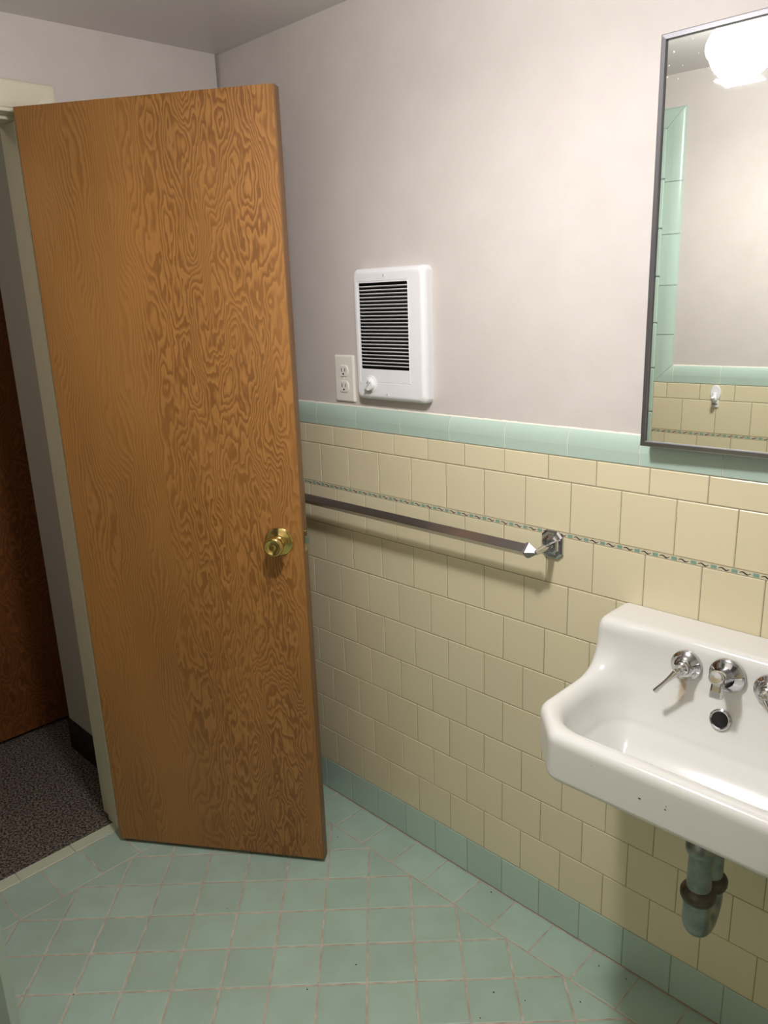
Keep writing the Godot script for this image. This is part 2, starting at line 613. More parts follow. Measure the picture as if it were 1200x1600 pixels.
# tiled wainscot on a wall: u runs along basis.x from origin
func wainscot(wall: Node3D, basis: Basis, origin: Vector3, u0: float, u1: float, joint: float, cap_joint: float, left_mitre := false, right_mitre := false):
	var rows := [[0.0005, Y_BASE, 0.5, "base_tile"]]
	for i in 8:
		rows.append([Y_BASE + i * ROW, Y_BASE + (i + 1) * ROW if i < 7 else Y_LINER, 0.5 * (i % 2), "tile"])
	rows.append([Y_A, Y_HALF, 0.0, "tile"])
	rows.append([Y_HALF, Y_CAP, 0.5, "tile"])
	for r in rows:
		var k := floorf((u0 - joint) / PITCH) - 1.0
		while true:
			var a: float = joint + (k + r[2]) * PITCH
			var b := a + PITCH
			k += 1.0
			if a >= u1:
				break
			a = maxf(a, u0)
			b = minf(b, u1)
			if b - a < 0.006:
				continue
			var w := b - a - JOINT
			var h: float = r[1] - r[0] - JOINT
			var mid: Vector3 = origin + basis.x * ((a + b) / 2) + Vector3(0, (r[0] + r[1]) / 2, 0)
			put_tile(wall, r[3], tile_mesh(w, h), M.green if r[3] == "base_tile" else M.cream, mid, basis)
	# printed liner strip
	var k := floorf((u0 - joint) / PITCH) - 1.0
	while true:
		var a := joint + (k + 0.28) * PITCH
		var b := a + PITCH
		k += 1.0
		if a >= u1:
			break
		var ca := maxf(a, u0)
		var cb := minf(b, u1)
		if cb - ca < 0.004:
			continue
		var st := begin()
		var y0 := Y_LINER + 0.0002
		var y1 := Y_A - 0.0002
		var ua := (ca - a) / PITCH * 3.0
		var ub := (cb - a) / PITCH * 3.0
		var zf := 0.0004
		quad(st, Vector3(ca, y0, zf), Vector3(cb, y0, zf), Vector3(cb, y1, zf), Vector3(ca, y1, zf), Vector3(0, 0, 1), [Vector2(ua, 1), Vector2(ub, 1), Vector2(ub, 0), Vector2(ua, 0)])
		for s in [[y0, -1.0], [y1, 1.0]]:
			quad(st, Vector3(ca, s[0], zf), Vector3(cb, s[0], zf), Vector3(cb, s[0], -0.006), Vector3(ca, s[0], -0.006), Vector3(0, s[1], 0), [Vector2(0, 0), Vector2(0.01, 0), Vector2(0.01, 0.01), Vector2(0, 0.01)])
		part(wall, "liner_tile", st.commit(), M.liner, origin, basis)
	# bullnose cap over its white grout
	var cut := 0.058
	part(wall, "cap_grout", cap_mesh(u1 - u0, Y_TOP - Y_CAP - 0.0018, cut if left_mitre else 0.0, cut if right_mitre else 0.0), M.caulk, origin + basis.x * ((u0 + u1) / 2) + Vector3(0, Y_CAP + 0.0010, 0) - basis.z * 0.0011, basis)
	var pc := 0.15276
	k = floorf((u0 - cap_joint) / pc) - 1.0
	while true:
		var a := cap_joint + k * pc
		var b := a + pc
		k += 1.0
		if a >= u1:
			break
		var lm := left_mitre and a <= u0
		var rm := right_mitre and b >= u1
		a = maxf(a, u0)
		b = minf(b, u1)
		if b - a < 0.012:
			continue
		var h := Y_TOP - Y_CAP - JOINT / 2
		# a mitred end is narrower at the top than at the bottom
		put_tile(wall, "cap_tile", cap_mesh(b - a - JOINT, h, 0.058 if lm else 0.0, 0.058 if rm else 0.0), M.green, origin + basis.x * ((a + b) / 2) + Vector3(0, Y_CAP + JOINT / 2, 0), basis, 0.0008)

func caulk(wall: Node3D, basis: Basis, origin: Vector3, u0: float, u1: float):
	var st := begin()
	var n := int((u1 - u0) / 0.008)
	var bump := FastNoiseLite.new()
	bump.seed = 88
	bump.frequency = 18.0
	bump.fractal_octaves = 4
	for i in n:
		var ps := []
		for e in [i, i + 1]:
			var u: float = u0 + (u1 - u0) * e / n
			var hgt := 0.0004 + 0.0030 * absf(bump.get_noise_1d(u)) + 0.0016 * absf(bump.get_noise_1d(u * 7.0 + 50.0))
			ps.append([Vector3(u, Y_TOP - 0.0014, -0.0075), Vector3(u, Y_TOP + hgt * 0.4, -0.0088), Vector3(u, Y_TOP + hgt, -0.0105)])
		for j in 2:
			quad(st, ps[0][j], ps[1][j], ps[1][j + 1], ps[0][j + 1], Vector3(0, 1, 1))
	part(wall, "caulk", st.commit(), M.caulk, origin, basis)

# wall body: grout bed behind the tiles, plaster above, both solid
func wall_body(wall: Node3D, basis: Basis, origin: Vector3, u0: float, u1: float, thick := 0.10, y_top := 2.16):
	part(wall, "grout_bed", box(Vector3(u0, -0.02, -thick), Vector3(u1, Y_CAP + 0.018, -0.0014)), M.grout_wall, origin, basis)
	part(wall, "plaster", box(Vector3(u0, Y_CAP + 0.018, -thick), Vector3(u1, y_top, -0.010)), M.plaster, origin, basis)

# vertical or level strip of bullnose trim round an opening, pieces pc long; dir is the run, face outwards
func trim_strip(wall: Node3D, at: Vector3, run: Vector3, rise: Vector3, out: Vector3, length: float, mitre0: float, mitre1: float):
	var b := Basis(run, rise, out)
	var pc := 0.15276
	var n := maxi(1, roundi(length / pc))
	var w := length / n
	for i in n:
		var lm := mitre0 if i == 0 else 0.0
		var rm := mitre1 if i == n - 1 else 0.0
		part(wall, "trim_tile", cap_mesh(w - JOINT, 0.0575, lm, rm), M.green[i % 3], at + run * (w * (i + 0.5)), b)

func build_walls():
	var w := top("wall_right", "right wall, plaster above cream tiles with green cap and base", "wall", "structure")
	wall_body(w, FACE_RIGHT, Vector3.ZERO, DOOR_Z - 0.14, BACK_Z + 0.1)
	wainscot(w, FACE_RIGHT, Vector3.ZERO, DOOR_Z, BACK_Z, Z0, 0.3888)
	caulk(w, FACE_RIGHT, Vector3.ZERO, DOOR_Z, BACK_Z)

	# wall with the doorway: u = x
	w = top("wall_far", "far wall round the doorway behind the open wooden door", "wall", "structure")
	var o := Vector3(0, 0, DOOR_Z)
	wall_body(w, FACE_DOOR, o, -0.512, 0.0, 0.14)
	wainscot(w, FACE_DOOR, o, -0.455, -0.001, -0.002, -0.002)
	wall_body(w, FACE_DOOR, o, LEFT_X, -1.155, 0.14)
	wainscot(w, FACE_DOOR, o, LEFT_X + 0.001, -1.212, LEFT_X, LEFT_X)
	part(w, "lintel", box(Vector3(-1.155, 1.90, -0.14), Vector3(-0.512, 2.16, -0.010)), M.plaster, o, FACE_DOOR)

	# left wall: two tiled openings with a pier between them; u = -z
	w = top("wall_left", "left wall with green trimmed openings, seen in the mirror", "wall", "structure")
	o = Vector3(LEFT_X, 0, 0)
	var z_a0 := 0.17
	var z_a1 := 0.8325
	var z_b0 := 1.7485
	var z_b1 := 2.45
	wall_body(w, FACE_LEFT, o, -z_b0, -z_a1, 0.11)
	wall_body(w, FACE_LEFT, o, -z_a0, -DOOR_Z + 0.14, 0.11)
	wall_body(w, FACE_LEFT, o, -BACK_Z - 0.1, -z_b1, 0.11)
	for e in [[z_a0, z_a1], [z_b0, z_b1]]:
		part(w, "lintel", box(Vector3(-e[1], 1.925, -0.11), Vector3(-e[0], 2.16, -0.010)), M.plaster, o, FACE_LEFT)
	# joints seen in the mirror lie at z = 0.8238 + n pitch
	wainscot(w, FACE_LEFT, o, -z_b0, -z_a1, -0.8238 - PITCH * 20, -0.8965 - 0.15276 * 20, true, true)
	caulk(w, FACE_LEFT, o, -z_b0 + 0.06, -z_a1 - 0.06)
	# upright trim beside each opening and over it
	for e in [[z_a1, 1.0], [z_b0, -1.0]]:
		trim_strip(w, o + Vector3(0, Y_CAP, e[0]), Vector3.UP, Vector3(0, 0, e[1]), Vector3.RIGHT, 1.925 - Y_CAP, 0.058, -0.058)
	for e in [[z_a0, z_a1], [z_b0, z_b1]]:
		trim_strip(w, o + Vector3(0, 1.925, e[1]), Vector3(0, 0, -1), Vector3.UP, Vector3.RIGHT, e[1] - e[0], -0.058, -0.058)
		# rounded green lining tiles that turn the corner into the opening
		for s in [e[0] - 0.0002, e[1] + 0.0002]:
			var turn: float = 1.0 if s < (e[0] + e[1]) / 2 else -1.0
			var n := 13
			for i in n:
				var h := 1.925 / n
				part(w, "jamb_tile", box(Vector3(-0.110, -h / 2 + JOINT / 2, -0.0072), Vector3(0.0035, h / 2 - JOINT / 2, 0.0072), 0.0032), M.green[i % 3], Vector3(LEFT_X, h * (i + 0.5) + 0.0005, s + turn * 0.0072))

	w = top("wall_back", "back wall behind the camera, plaster over cream tiles", "wall", "structure")
	wall_body(w, FACE_BACK, Vector3(0, 0, BACK_Z), -0.001, 1.30)
	wainscot(w, FACE_BACK, Vector3(0, 0, BACK_Z), 0.001, 1.288, 0.0, 0.0)

	# rooms behind the two openings
	w = top("wall_alcove", "plain walls of the two alcoves beyond the left wall", "wall", "structure")
	for e in [[z_a0 - 0.02, z_a1 + 0.02], [z_b0 - 0.02, z_b1 + 0.02]]:
		part(w, "alcove_back", box(Vector3(-2.20, -0.02, e[0] - 0.08), Vector3(-2.12, 2.16, e[1] + 0.08)), M.plaster)
		for s in [[e[0] - 0.08, e[0]], [e[1], e[1] + 0.08]]:
			part(w, "alcove_side", box(Vector3(-2.12, -0.02, s[0]), Vector3(LEFT_X - 0.11, 2.16, s[1])), M.plaster)

func build_ceiling():
	var c := top("ceiling", "plain painted ceiling of the washroom", "ceiling", "structure")
	# the ceiling falls a little towards the left wall
	var st := begin()
	var xr := 0.12
	var xl := -2.30
	var fall := func(x: float) -> float: return 2.0932 + 0.020 * minf(x, 0.0) if x > -0.9 else 2.0752
	for seg in [[xr, -0.9], [-0.9, xl]]:
		var ya: float = fall.call(seg[0])
		var yb: float = fall.call(seg[1]) if seg[1] > -0.95 else 2.0752
		if seg[0] < -0.5:
			ya = 2.0752
		quad(st, Vector3(seg[0], ya, -0.07), Vector3(seg[1], yb, -0.07), Vector3(seg[1], yb, BACK_Z + 0.1), Vector3(seg[0], ya, BACK_Z + 0.1), Vector3(0, -1, 0))
		quad(st, Vector3(seg[0], 2.18, -0.07), Vector3(seg[1], 2.18, -0.07), Vector3(seg[1], 2.18, BACK_Z + 0.1), Vector3(seg[0], 2.18, BACK_Z + 0.1), Vector3(0, 1, 0))
	for e in [[xr, 2.0932], [xl, 2.0752]]:
		quad(st, Vector3(e[0], e[1], -0.07), Vector3(e[0], 2.18, -0.07), Vector3(e[0], 2.18, BACK_Z + 0.1), Vector3(e[0], e[1], BACK_Z + 0.1), Vector3(signf(e[0]), 0, 0))
	part(c, "ceiling_panel", st.commit(), M.ceiling)

# ------------------------------------------------------------------ floor

func clip(poly: PackedVector2Array, rect: Rect2) -> Array:
	return Geometry2D.intersect_polygons(poly, PackedVector2Array([rect.position, rect.position + Vector2(rect.size.x, 0), rect.end, rect.position + Vector2(0, rect.size.y)]))

func floor_piece(f: Node3D, called: String, poly: PackedVector2Array):
	# poly in (x, z); local frame of FACE_UP is (x, -z)
	var mid := Vector2.ZERO
	for v in poly:
		mid += v
	mid /= poly.size()
	var loc := PackedVector2Array()
	for v in poly:
		loc.append(Vector2(v.x - mid.x, -(v.y - mid.y)))
	if absf(area(loc)) < 0.00012:
		return
	put_tile(f, called, slab(loc, 0.006, 0.0022, 0.0008), M.floor_tile, Vector3(mid.x, 0, mid.y), FACE_UP, 0.0022)

func rect_poly(x0: float, z0: float, x1: float, z1: float) -> PackedVector2Array:
	var g := 0.0017
	return PackedVector2Array([Vector2(x0 + g, z0 + g), Vector2(x1 - g, z0 + g), Vector2(x1 - g, z1 - g), Vector2(x0 + g, z1 - g)])

func build_floor():
	var f := top("floor", "washroom floor of pale green tiles laid diagonally inside a straight border", "floor", "structure")
	part(f, "grout_bed", box(Vector3(LEFT_X - 0.01, -0.08, 0.035), Vector3(0.01, -0.0011, BACK_Z)), M.grout_floor)
	part(f, "alcove_floor", box(Vector3(-2.2, -0.08, DOOR_Z), Vector3(LEFT_X - 0.01, -0.001, BACK_Z)), M.floor_tile[0])
	var fx0 := -1.1785
	var fx1 := -0.1085
	var fz0 := 0.1755
	var fz1 := BACK_Z - 0.11
	var pitch := 0.10842
	var g := 0.0021
	var field := Rect2(fx0 + g, fz0 + g, fx1 - fx0 - 2 * g, fz1 - fz0 - 2 * g)
	var u := Vector2(cos(PI / 4), sin(PI / 4))
	var v := Vector2(-sin(PI / 4), cos(PI / 4))
	var o := Vector2(-0.34037, 0.71143)
	var square := PackedVector2Array()
	for c in [[0, 0], [1, 0], [1, 1], [0, 1]]:
		var a := pitch - 2 * g
		square.append(u * (g + c[0] * a) + v * (g + c[1] * a))
	for i in range(-24, 26):
		for j in range(-24, 26):
			var p := o + u * (i * pitch) + v * (j * pitch)
			if not field.grow(0.16).has_point(p + (u + v) * pitch / 2):
				continue
			var poly := PackedVector2Array()
			for s in square:
				poly.append(p + s)
			for r in clip(poly, field):
				floor_piece(f, "tile", r)
	# border: right wall, far wall, left wall, back wall
	var z := 0.4958 - PITCH * 3
	while z < BACK_Z:
		var a := maxf(z, fz0)
		var b := minf(z + PITCH, BACK_Z)
		if b - a > 0.01:
			floor_piece(f, "border_tile", rect_poly(fx1, a, -0.0005, b))
			floor_piece(f, "border_tile", rect_poly(LEFT_X + 0.0005, a, fx0, b))
		z += PITCH
	var x := -0.7654 - PITCH * 5
	while x < 0.0:
		var a := maxf(x, LEFT_X + 0.0005)
		var b := minf(x + PITCH, -0.0005)
		if b - a > 0.01:
			var far := 0.0375 if (b < -0.530 and a > -1.13) else DOOR_Z + 0.001
			if a < -0.535 and b > -0.530:
				floor_piece(f, "border_tile", rect_poly(a, 0.0375, -0.5305, DOOR_Z + 0.002))
			floor_piece(f, "border_tile", rect_poly(a, far, b, fz0))
			floor_piece(f, "border_tile", rect_poly(maxf(a, fx0), fz1, minf(b, fx1), BACK_Z - 0.0005) if b > fx0 + 0.02 and a < fx1 - 0.02 else PackedVector2Array([Vector2(0, 0), Vector2(0, 0), Vector2(0, 0)]))
		x += PITCH

	var s := top("trim_1", "pale grey green threshold strip between carpet and tiles", "threshold", "structure")
	var cuts := [-1.132, -0.966, -0.8187, -0.669, -0.531]
	for i in 4:
		var hw: float = (cuts[i + 1] - cuts[i]) / 2 - 0.0008
		part(s, "strip_tile", box(Vector3(-hw, -0.008, -0.0205), Vector3(hw, 0.0015, 0.0205), 0.0012), M.sill, Vector3((cuts[i] + cuts[i + 1]) / 2, 0, 0.0155))
	part(s, "grout_bed", box(Vector3(-1.132, -0.08, -0.005), Vector3(-0.531, -0.001, 0.036)), M.grout_floor)

# ------------------------------------------------------------------ door frame, hall

# moulded casing board along local X, profile in (y, z): y from the inner edge outwards
func casing(length: float, m0: bool, m1: bool) -> ArrayMesh:
	var wid := 0.0575
	var prof := [Vector2(0, 0), Vector2(0, 0.009), Vector2(0.002, 0.0115), Vector2(0.012, 0.0145), Vector2(0.030, 0.0175), Vector2(0.044, 0.019), Vector2(0.051, 0.019), Vector2(0.055, 0.0175), Vector2(wid, 0.0135), Vector2(wid, 0)]
	var st := begin()
	for i in prof.size() - 1:
		var a: Vector2 = prof[i]
		var b: Vector2 = prof[i + 1]
		var x0a := -a.x if m0 else 0.0
		var x0b := -b.x if m0 else 0.0
		var x1a := length + (a.x if m1 else 0.0)
		var x1b := length + (b.x if m1 else 0.0)
		quad(st, Vector3(x0a, a.x, a.y), Vector3(x1a, a.x, a.y), Vector3(x1b, b.x, b.y), Vector3(x0b, b.x, b.y), Vector3(0, -(b.y - a.y), b.x - a.x))
		quad(st, Vector3(x0a, a.x, a.y), Vector3(x0b, b.x, b.y), Vector3(x0b, b.x, 0), Vector3(x0a, a.x, 0), Vector3(-1, 0, 0))
		quad(st, Vector3(x1a, a.x, a.y), Vector3(x1b, b.x, b.y), Vector3(x1b, b.x, 0), Vector3(x1a, a.x, 0), Vector3(1, 0, 0))
	return st.commit()

func build_door_frame():
	var t := top("trim_2", "cream painted door casing and jambs round the doorway", "door frame", "structure")
	var zf := DOOR_Z - 0.009
	var xr := -0.513      # inner edge of the right casing leg
	var xl := -1.150
	var yh := 1.889
	part(t, "head_casing", casing(xr - xl, true, true), M.trim_paint, Vector3(xl, yh, zf))
	part(t, "side_casing", casing(yh, false, true), M.trim_paint, Vector3(xr, 0, zf), Basis(Vector3(0, 1, 0), Vector3(1, 0, 0), Vector3(0, 0, 1)))
	part(t, "side_casing", casing(yh, false, true), M.trim_paint, Vector3(xl, 0, zf), Basis(Vector3(0, 1, 0), Vector3(-1, 0, 0), Vector3(0, 0, 1)))
	part(t, "head_jamb", box(Vector3(-1.133, 1.882, -0.085), Vector3(-0.530, 1.902, DOOR_Z), 0.001), M.trim_paint)
	part(t, "head_stop", box(Vector3(-1.133, 1.8735, -0.020), Vector3(-0.530, 1.882, 0.030), 0.001), M.trim_paint)
	part(t, "side_jamb", box(Vector3(-0.530, 0, -0.078), Vector3(-0.510, 1.902, DOOR_Z), 0.001), M.trim_paint)
	part(t, "side_stop", box(Vector3(-0.539, 0, -0.028), Vector3(-0.530, 1.8735, 0.028), 0.0015), M.trim_paint)
	part(t, "side_jamb", box(Vector3(-1.153, 0, -0.078), Vector3(-1.133, 1.902, DOOR_Z), 0.001), M.trim_paint)
	part(t, "side_stop", box(Vector3(-1.133, 0, -0.028), Vector3(-1.124, 1.8735, 0.028), 0.0015), M.trim_paint)

func build_hall():
	var f := top("floor_hall", "dark brown patterned carpet in the hall outside the door", "carpet", "structure")
	part(f, "carpet", box(Vector3(-2.4, -0.06, -1.2), Vector3(0.1, 0.0, -0.005)), M.carpet)
	var w := top("wall_hall", "grey painted hall walls seen through the doorway", "wall", "structure")
	part(w, "side_wall", box(Vector3(-0.437, 0, -0.490), Vector3(0.0, 2.16, -0.071), 0.004), M.hall_wall)
	part(w, "recess_wall", box(Vector3(-0.28, 0, -1.2), Vector3(0.0, 2.16, -0.490)), M.hall_wall)
	part(w, "door_wall", box(Vector3(-2.4, 1.97, -0.80), Vector3(-0.28, 2.16, -0.705)), M.hall_wall)
	part(w, "door_wall", box(Vector3(-2.4, 0, -0.80), Vector3(-1.13, 1.97, -0.705)), M.hall_wall)
	part(w, "far_wall", box(Vector3(-2.5, 0, -1.2), Vector3(-2.4, 2.16, -0.07)), M.hall_wall)
	part(w, "near_wall", box(Vector3(-2.4, 0, -0.08), Vector3(-1.30, 2.16, 0.05)), M.hall_wall)
	part(w, "hall_lid", box(Vector3(-2.5, 2.12, -1.25), Vector3(0.1, 2.18, -0.071)), M.hall_wall)
	var l := top("ceiling_light", "round white ceiling light of the hall, outside the picture", "ceiling light", "", "", Vector3(-1.75, 0, -0.42))
	var glow := StandardMaterial3D.new()
	glow.albedo_color = Color(0.9, 0.9, 0.88)
	glow.emission_enabled = true
	glow.emission = Color(1.0, 0.95, 0.87)
	glow.emission_energy_multiplier = 1.0
	part(l, "shade", lathe([Vector2(0.0, 2.050), Vector2(0.05, 2.055), Vector2(0.09, 2.075), Vector2(0.10, 2.100), Vector2(0.10, 2.120)], 32), glow, Vector3.ZERO, Basis(Vector3(1, 0, 0), Vector3(0, 0, -1), Vector3(0, 1, 0)))
	var o := OmniLight3D.new()
	o.name = "hall_glow"
	o.light_color = Color(1.0, 0.96, 0.90)
	o.light_energy = 0.16
	o.omni_range = 8.0
	o.omni_attenuation = 2.0
	o.light_size = 0.06
	o.shadow_enabled = true
	o.position = Vector3(0, 2.085, 0)
	l.add_child(o)
	var b := top("baseboard_hall", "black rubber cove base along the grey hall wall", "baseboard", "structure")
	part(b, "base_strip", box(Vector3(-0.442, 0, -0.495), Vector3(-0.437, 0.116, -0.079), 0.0015), M.hall_base)
	part(b, "base_strip", box(Vector3(-0.442, 0, -0.495), Vector3(-0.281, 0.116, -0.490), 0.0015), M.hall_base)
	var d := top("door_2", "dark reddish brown wooden door across the hall", "door", "structure")
	var st := begin()
	box_into(st, Vector3(-1.128, 0.013, -0.730), Vector3(-0.285, 1.968, -0.691), 0.002)
	part(d, "door_core", st.commit(), M.wood_edge)
	st = begin()
	quad(st, Vector3(-1.126, 0.015, -0.6905), Vector3(-0.287, 0.015, -0.6905), Vector3(-0.287, 1.966, -0.6905), Vector3(-1.126, 1.966, -0.6905), Vector3(0, 0, 1), [Vector2(0, 1), Vector2(1, 1), Vector2(1, 0), Vector2(0, 0)])
	part(d, "door_face", st.commit(), M.wood_dark)

# ------------------------------------------------------------------ the open door

func build_door():
	var ang := 0.5889
	var X := Vector3(sin(ang), 0, cos(ang))
	var N := Vector3(-cos(ang), 0, sin(ang))
	var d := top("door_1", "open flush door with wavy golden brown wood veneer and brass knob", "door", "structure", "", Vector3(-0.5623, 0, 0.0906), Basis(X, Vector3.UP, N))
	var L := 0.5966
	var y0 := 0.0127
	var y1 := 1.8872
	var t := 0.035
	var e := 0.0025
	var st := begin()
	# core with eased edges; veneer skins on both faces
	var core := begin()
	for s in [[0.0, -1.0], [L, 1.0]]:
		var x: float = s[0]
		var xi: float = x - s[1] * e
		quad(core, Vector3(x, y0, -t + e), Vector3(x, y0, -e), Vector3(x, y1, -e), Vector3(x, y1, -t + e), Vector3(s[1], 0, 0), [Vector2(0, 1), Vector2(1, 1), Vector2(1, 0), Vector2(0, 0)])
		for zz in [[-e, 0.0, 1.0], [-t + e, -t, -1.0]]:
			quad(core, Vector3(x, y0, zz[0]), Vector3(xi, y0, zz[1]), Vector3(xi, y1, zz[1]), Vector3(x, y1, zz[0]), Vector3(s[1], 0, zz[2]), [Vector2(0, 1), Vector2(0.1, 1), Vector2(0.1, 0), Vector2(0, 0)])
	for s in [[y0, -1.0], [y1, 1.0]]:
		quad(core, Vector3(0, s[0], -t), Vector3(L, s[0], -t), Vector3(L, s[0], 0), Vector3(0, s[0], 0), Vector3(0, s[1], 0), [Vector2(0, 0), Vector2(0, 1), Vector2(1, 1), Vector2(1, 0)])
	part(d, "door_edge", core.commit(), M.wood_edge)
	quad(st, Vector3(e, y0, 0), Vector3(L - e, y0, 0), Vector3(L - e, y1, 0), Vector3(e, y1, 0), Vector3(0, 0, 1), [Vector2(0, 1), Vector2(1, 1), Vector2(1, 0), Vector2(0, 0)])
	quad(st, Vector3(e, y0, -t), Vector3(L - e, y0, -t), Vector3(L - e, y1, -t), Vector3(e, y1, -t), Vector3(0, 0, -1), [Vector2(1, 1), Vector2(0, 1), Vector2(0, 0), Vector2(1, 0)])
	part(d, "veneer", st.commit(), M.wood)
	# knobs on both sides
	for side in [1.0, -1.0]:
		var b := Basis() if side > 0 else Basis(Vector3(-1, 0, 0), Vector3(0, 1, 0), Vector3(0, 0, -1))
		var at := Vector3(0.5365, 0.9065, 0.0 if side > 0 else -t)
		var prof := [Vector2(0.0313, 0), Vector2(0.0313, 0.0015), Vector2(0.0302, 0.0030), Vector2(0.026, 0.0048), Vector2(0.019, 0.0068), Vector2(0.016, 0.0085), Vector2(0.0152, 0.012), Vector2(0.0155, 0.016), Vector2(0.0130, 0.018), Vector2(0.0118, 0.021)]
		var rose := part(d, "rosette", lathe(prof, 48), M.brass, at, b.scaled(Vector3(1.12, 1.12, 1.0)))
		var kp := [Vector2(0.0118, 0.020), Vector2(0.0122, 0.024), Vector2(0.016, 0.0275), Vector2(0.0195, 0.0315), Vector2(0.0215, 0.0365), Vector2(0.0222, 0.042), Vector2(0.0218, 0.047), Vector2(0.0205, 0.0505), Vector2(0.0185, 0.0520), Vector2(0.0160, 0.0522), Vector2(0.0145, 0.0512), Vector2(0.0125, 0.0500), Vector2(0.0080, 0.0498), Vector2(0.0035, 0.0500), Vector2(0.0030, 0.0490), Vector2(0.0, 0.0490)]
		part(d, "knob", lathe(kp, 48), M.brass, at, b.scaled(Vector3(1.08, 1.08, 1.0)))
		part(rose, "screw", lathe([Vector2(0.0032, 0.004), Vector2(0.0032, 0.0070), Vector2(0.0, 0.0075)], 14), M.brass, Vector3(0.0215, 0.001, 0))
		if side > 0:
			part(d, "lock_button", lathe([Vector2(0.0014, 0.0485), Vector2(0.0014, 0.0494), Vector2(0.0, 0.0495)], 12), M.slot, at, b)
	# latch plate with its bolt in the free edge
	var lb := Basis(Vector3(0, 0, -1), Vector3.UP, Vector3(1, 0, 0))
	var plate := part(d, "latch_plate", loft([[rounded_rect(0, 0, 0.0118, 0.0285, 0.0055), -0.002], [rounded_rect(0, 0, 0.0118, 0.0285, 0.0055), 0.0006]], true), M.brass, Vector3(L, 0.9065, -t / 2), lb)
	var bolt := begin()
	var a := [Vector3(-0.0058, -0.0085, 0), Vector3(0.0058, -0.0085, 0), Vector3(0.0058, 0.0085, 0), Vector3(-0.0058, 0.0085, 0)]
	var c := [Vector3(-0.0058, -0.0085, 0.011), Vector3(0.0050, -0.0085, 0.0045), Vector3(0.0050, 0.0085, 0.0045), Vector3(-0.0058, 0.0085, 0.011)]
	for i in 4:
		var j := (i + 1) % 4
		quad(bolt, a[i], a[j], c[j], c[i], (a[i] + a[j]))
	quad(bolt, c[0], c[1], c[2], c[3], Vector3(0, 0, 1))
	part(plate, "bolt", bolt.commit(), M.bolt)
	for s in [-0.022, 0.022]:
		part(plate, "screw", lathe([Vector2(0.003, 0.0004), Vector2(0.003, 0.0009), Vector2(0.0, 0.0012)], 12), M.old_chrome, Vector3(0, s, 0))
	# hinge knuckles behind the hinge edge
	for y in [0.22, 0.95, 1.68]:
		part(d, "hinge", tube([Vector3(-0.006, y - 0.042, -t - 0.002), Vector3(-0.006, y + 0.042, -t - 0.002)], [0.0055, 0.0055], 14), M.brass)

# ------------------------------------------------------------------ lamp

func build_lamp():
	var l := top("ceiling_light", "glowing white glass ceiling light reflected in the mirror", "ceiling light", "", "", Vector3(LAMP.x, 0, LAMP.z))
	var up := Basis(Vector3(1, 0, 0), Vector3(0, 0, -1), Vector3(0, 1, 0))   # local Z is up
	part(l, "canopy", lathe([Vector2(0.0, 2.031), Vector2(0.050, 2.031), Vector2(0.058, 2.040), Vector2(0.062, 2.062), Vector2(0.062, 2.0790)], 40), M.white_paint, Vector3.ZERO, up)
	var glow := StandardMaterial3D.new()
	glow.albedo_color = Color(0.95, 0.95, 0.93)
	glow.roughness = 0.3
	glow.emission_enabled = true
	glow.emission = Color(1.0, 0.965, 0.92)
	glow.emission_energy_multiplier = 3.0
	var prof := [Vector2(0.0, 1.888), Vector2(0.020, 1.890), Vector2(0.036, 1.897), Vector2(0.043, 1.906), Vector2(0.0445, 1.913), Vector2(0.050, 1.918), Vector2(0.064, 1.928), Vector2(0.074, 1.940), Vector2(0.078, 1.953), Vector2(0.076, 1.967), Vector2(0.068, 1.982), Vector2(0.055, 1.996), Vector2(0.044, 2.008), Vector2(0.041, 2.020)]
	part(l, "shade", lathe(prof, 48), glow, Vector3(0, 0.0115, 0), up)
	var o := OmniLight3D.new()
	o.name = "lamp_glow"
	o.light_color = Color(1.0, 0.99, 0.985)
	o.light_energy = 0.42
	o.omni_range = 8.0
	o.omni_attenuation = 2.0
	o.light_size = 0.07
	o.shadow_enabled = true
	o.position = Vector3(0, LAMP.y, 0)
	l.add_child(o)
	# the open lower bowl throws most of the light down
	var a := AreaLight3D.new()
	a.name = "lamp_bowl"
	a.light_color = Color(1.0, 0.99, 0.985)
	a.light_energy = 0.84
	a.area_size = Vector2(0.085, 0.085)
	a.area_normalize_energy = true
	a.area_range = 8.0
	a.area_attenuation = 2.0
	a.shadow_enabled = true
	a.position = Vector3(0, 1.8955, 0)
	a.rotation.x = -PI / 2
	l.add_child(a)

# ------------------------------------------------------------------ sink

const SINK_Z := 1.5335

func smin(a: float, b: float, k: float) -> float:
	var h := maxf(k - absf(a - b), 0.0) / k
	return minf(a, b) - h * h * k * 0.25

func smax(a: float, b: float, k: float) -> float:
	return -smin(-a, -b, k)

# signed distance of the basin: a = |along the wall|, y up, d = away from the wall
func sink_field(a: float, y: float, d: float) -> float:
	var plan := smax(smax(a - 0.2475, d - 0.365, 0.010), (a - 0.2475) * 0.742 + (d - 0.288) * 0.671, 0.012)
	var ledge := smax(d - 0.104, y - 0.8665, 0.024)
	var upper := smin(y - 0.768, ledge, 0.075)
	var body := smax(smax(plan, upper, 0.020), 0.681 - y, 0.010)
	# bowl
	var r := 0.078
	var qx := a - (0.2165 - r)
	var qd := absf(d - 0.2165) - (0.1105 - r)
	var m := Vector2(maxf(qx, 0.0), maxf(qd, 0.0)).length() + minf(maxf(qx, qd), 0.0) - r
	var dip := maxf(0.785 - y, 0.0)
	m += 0.34 * dip * dip / (dip + 0.02)
	var bowl := smax(m, 0.628 - y, 0.120)
	body = smin(body, smax(bowl - 0.030, y - 0.71, 0.01), 0.012)
	return smax(maxf(body, -d), -bowl, 0.026)

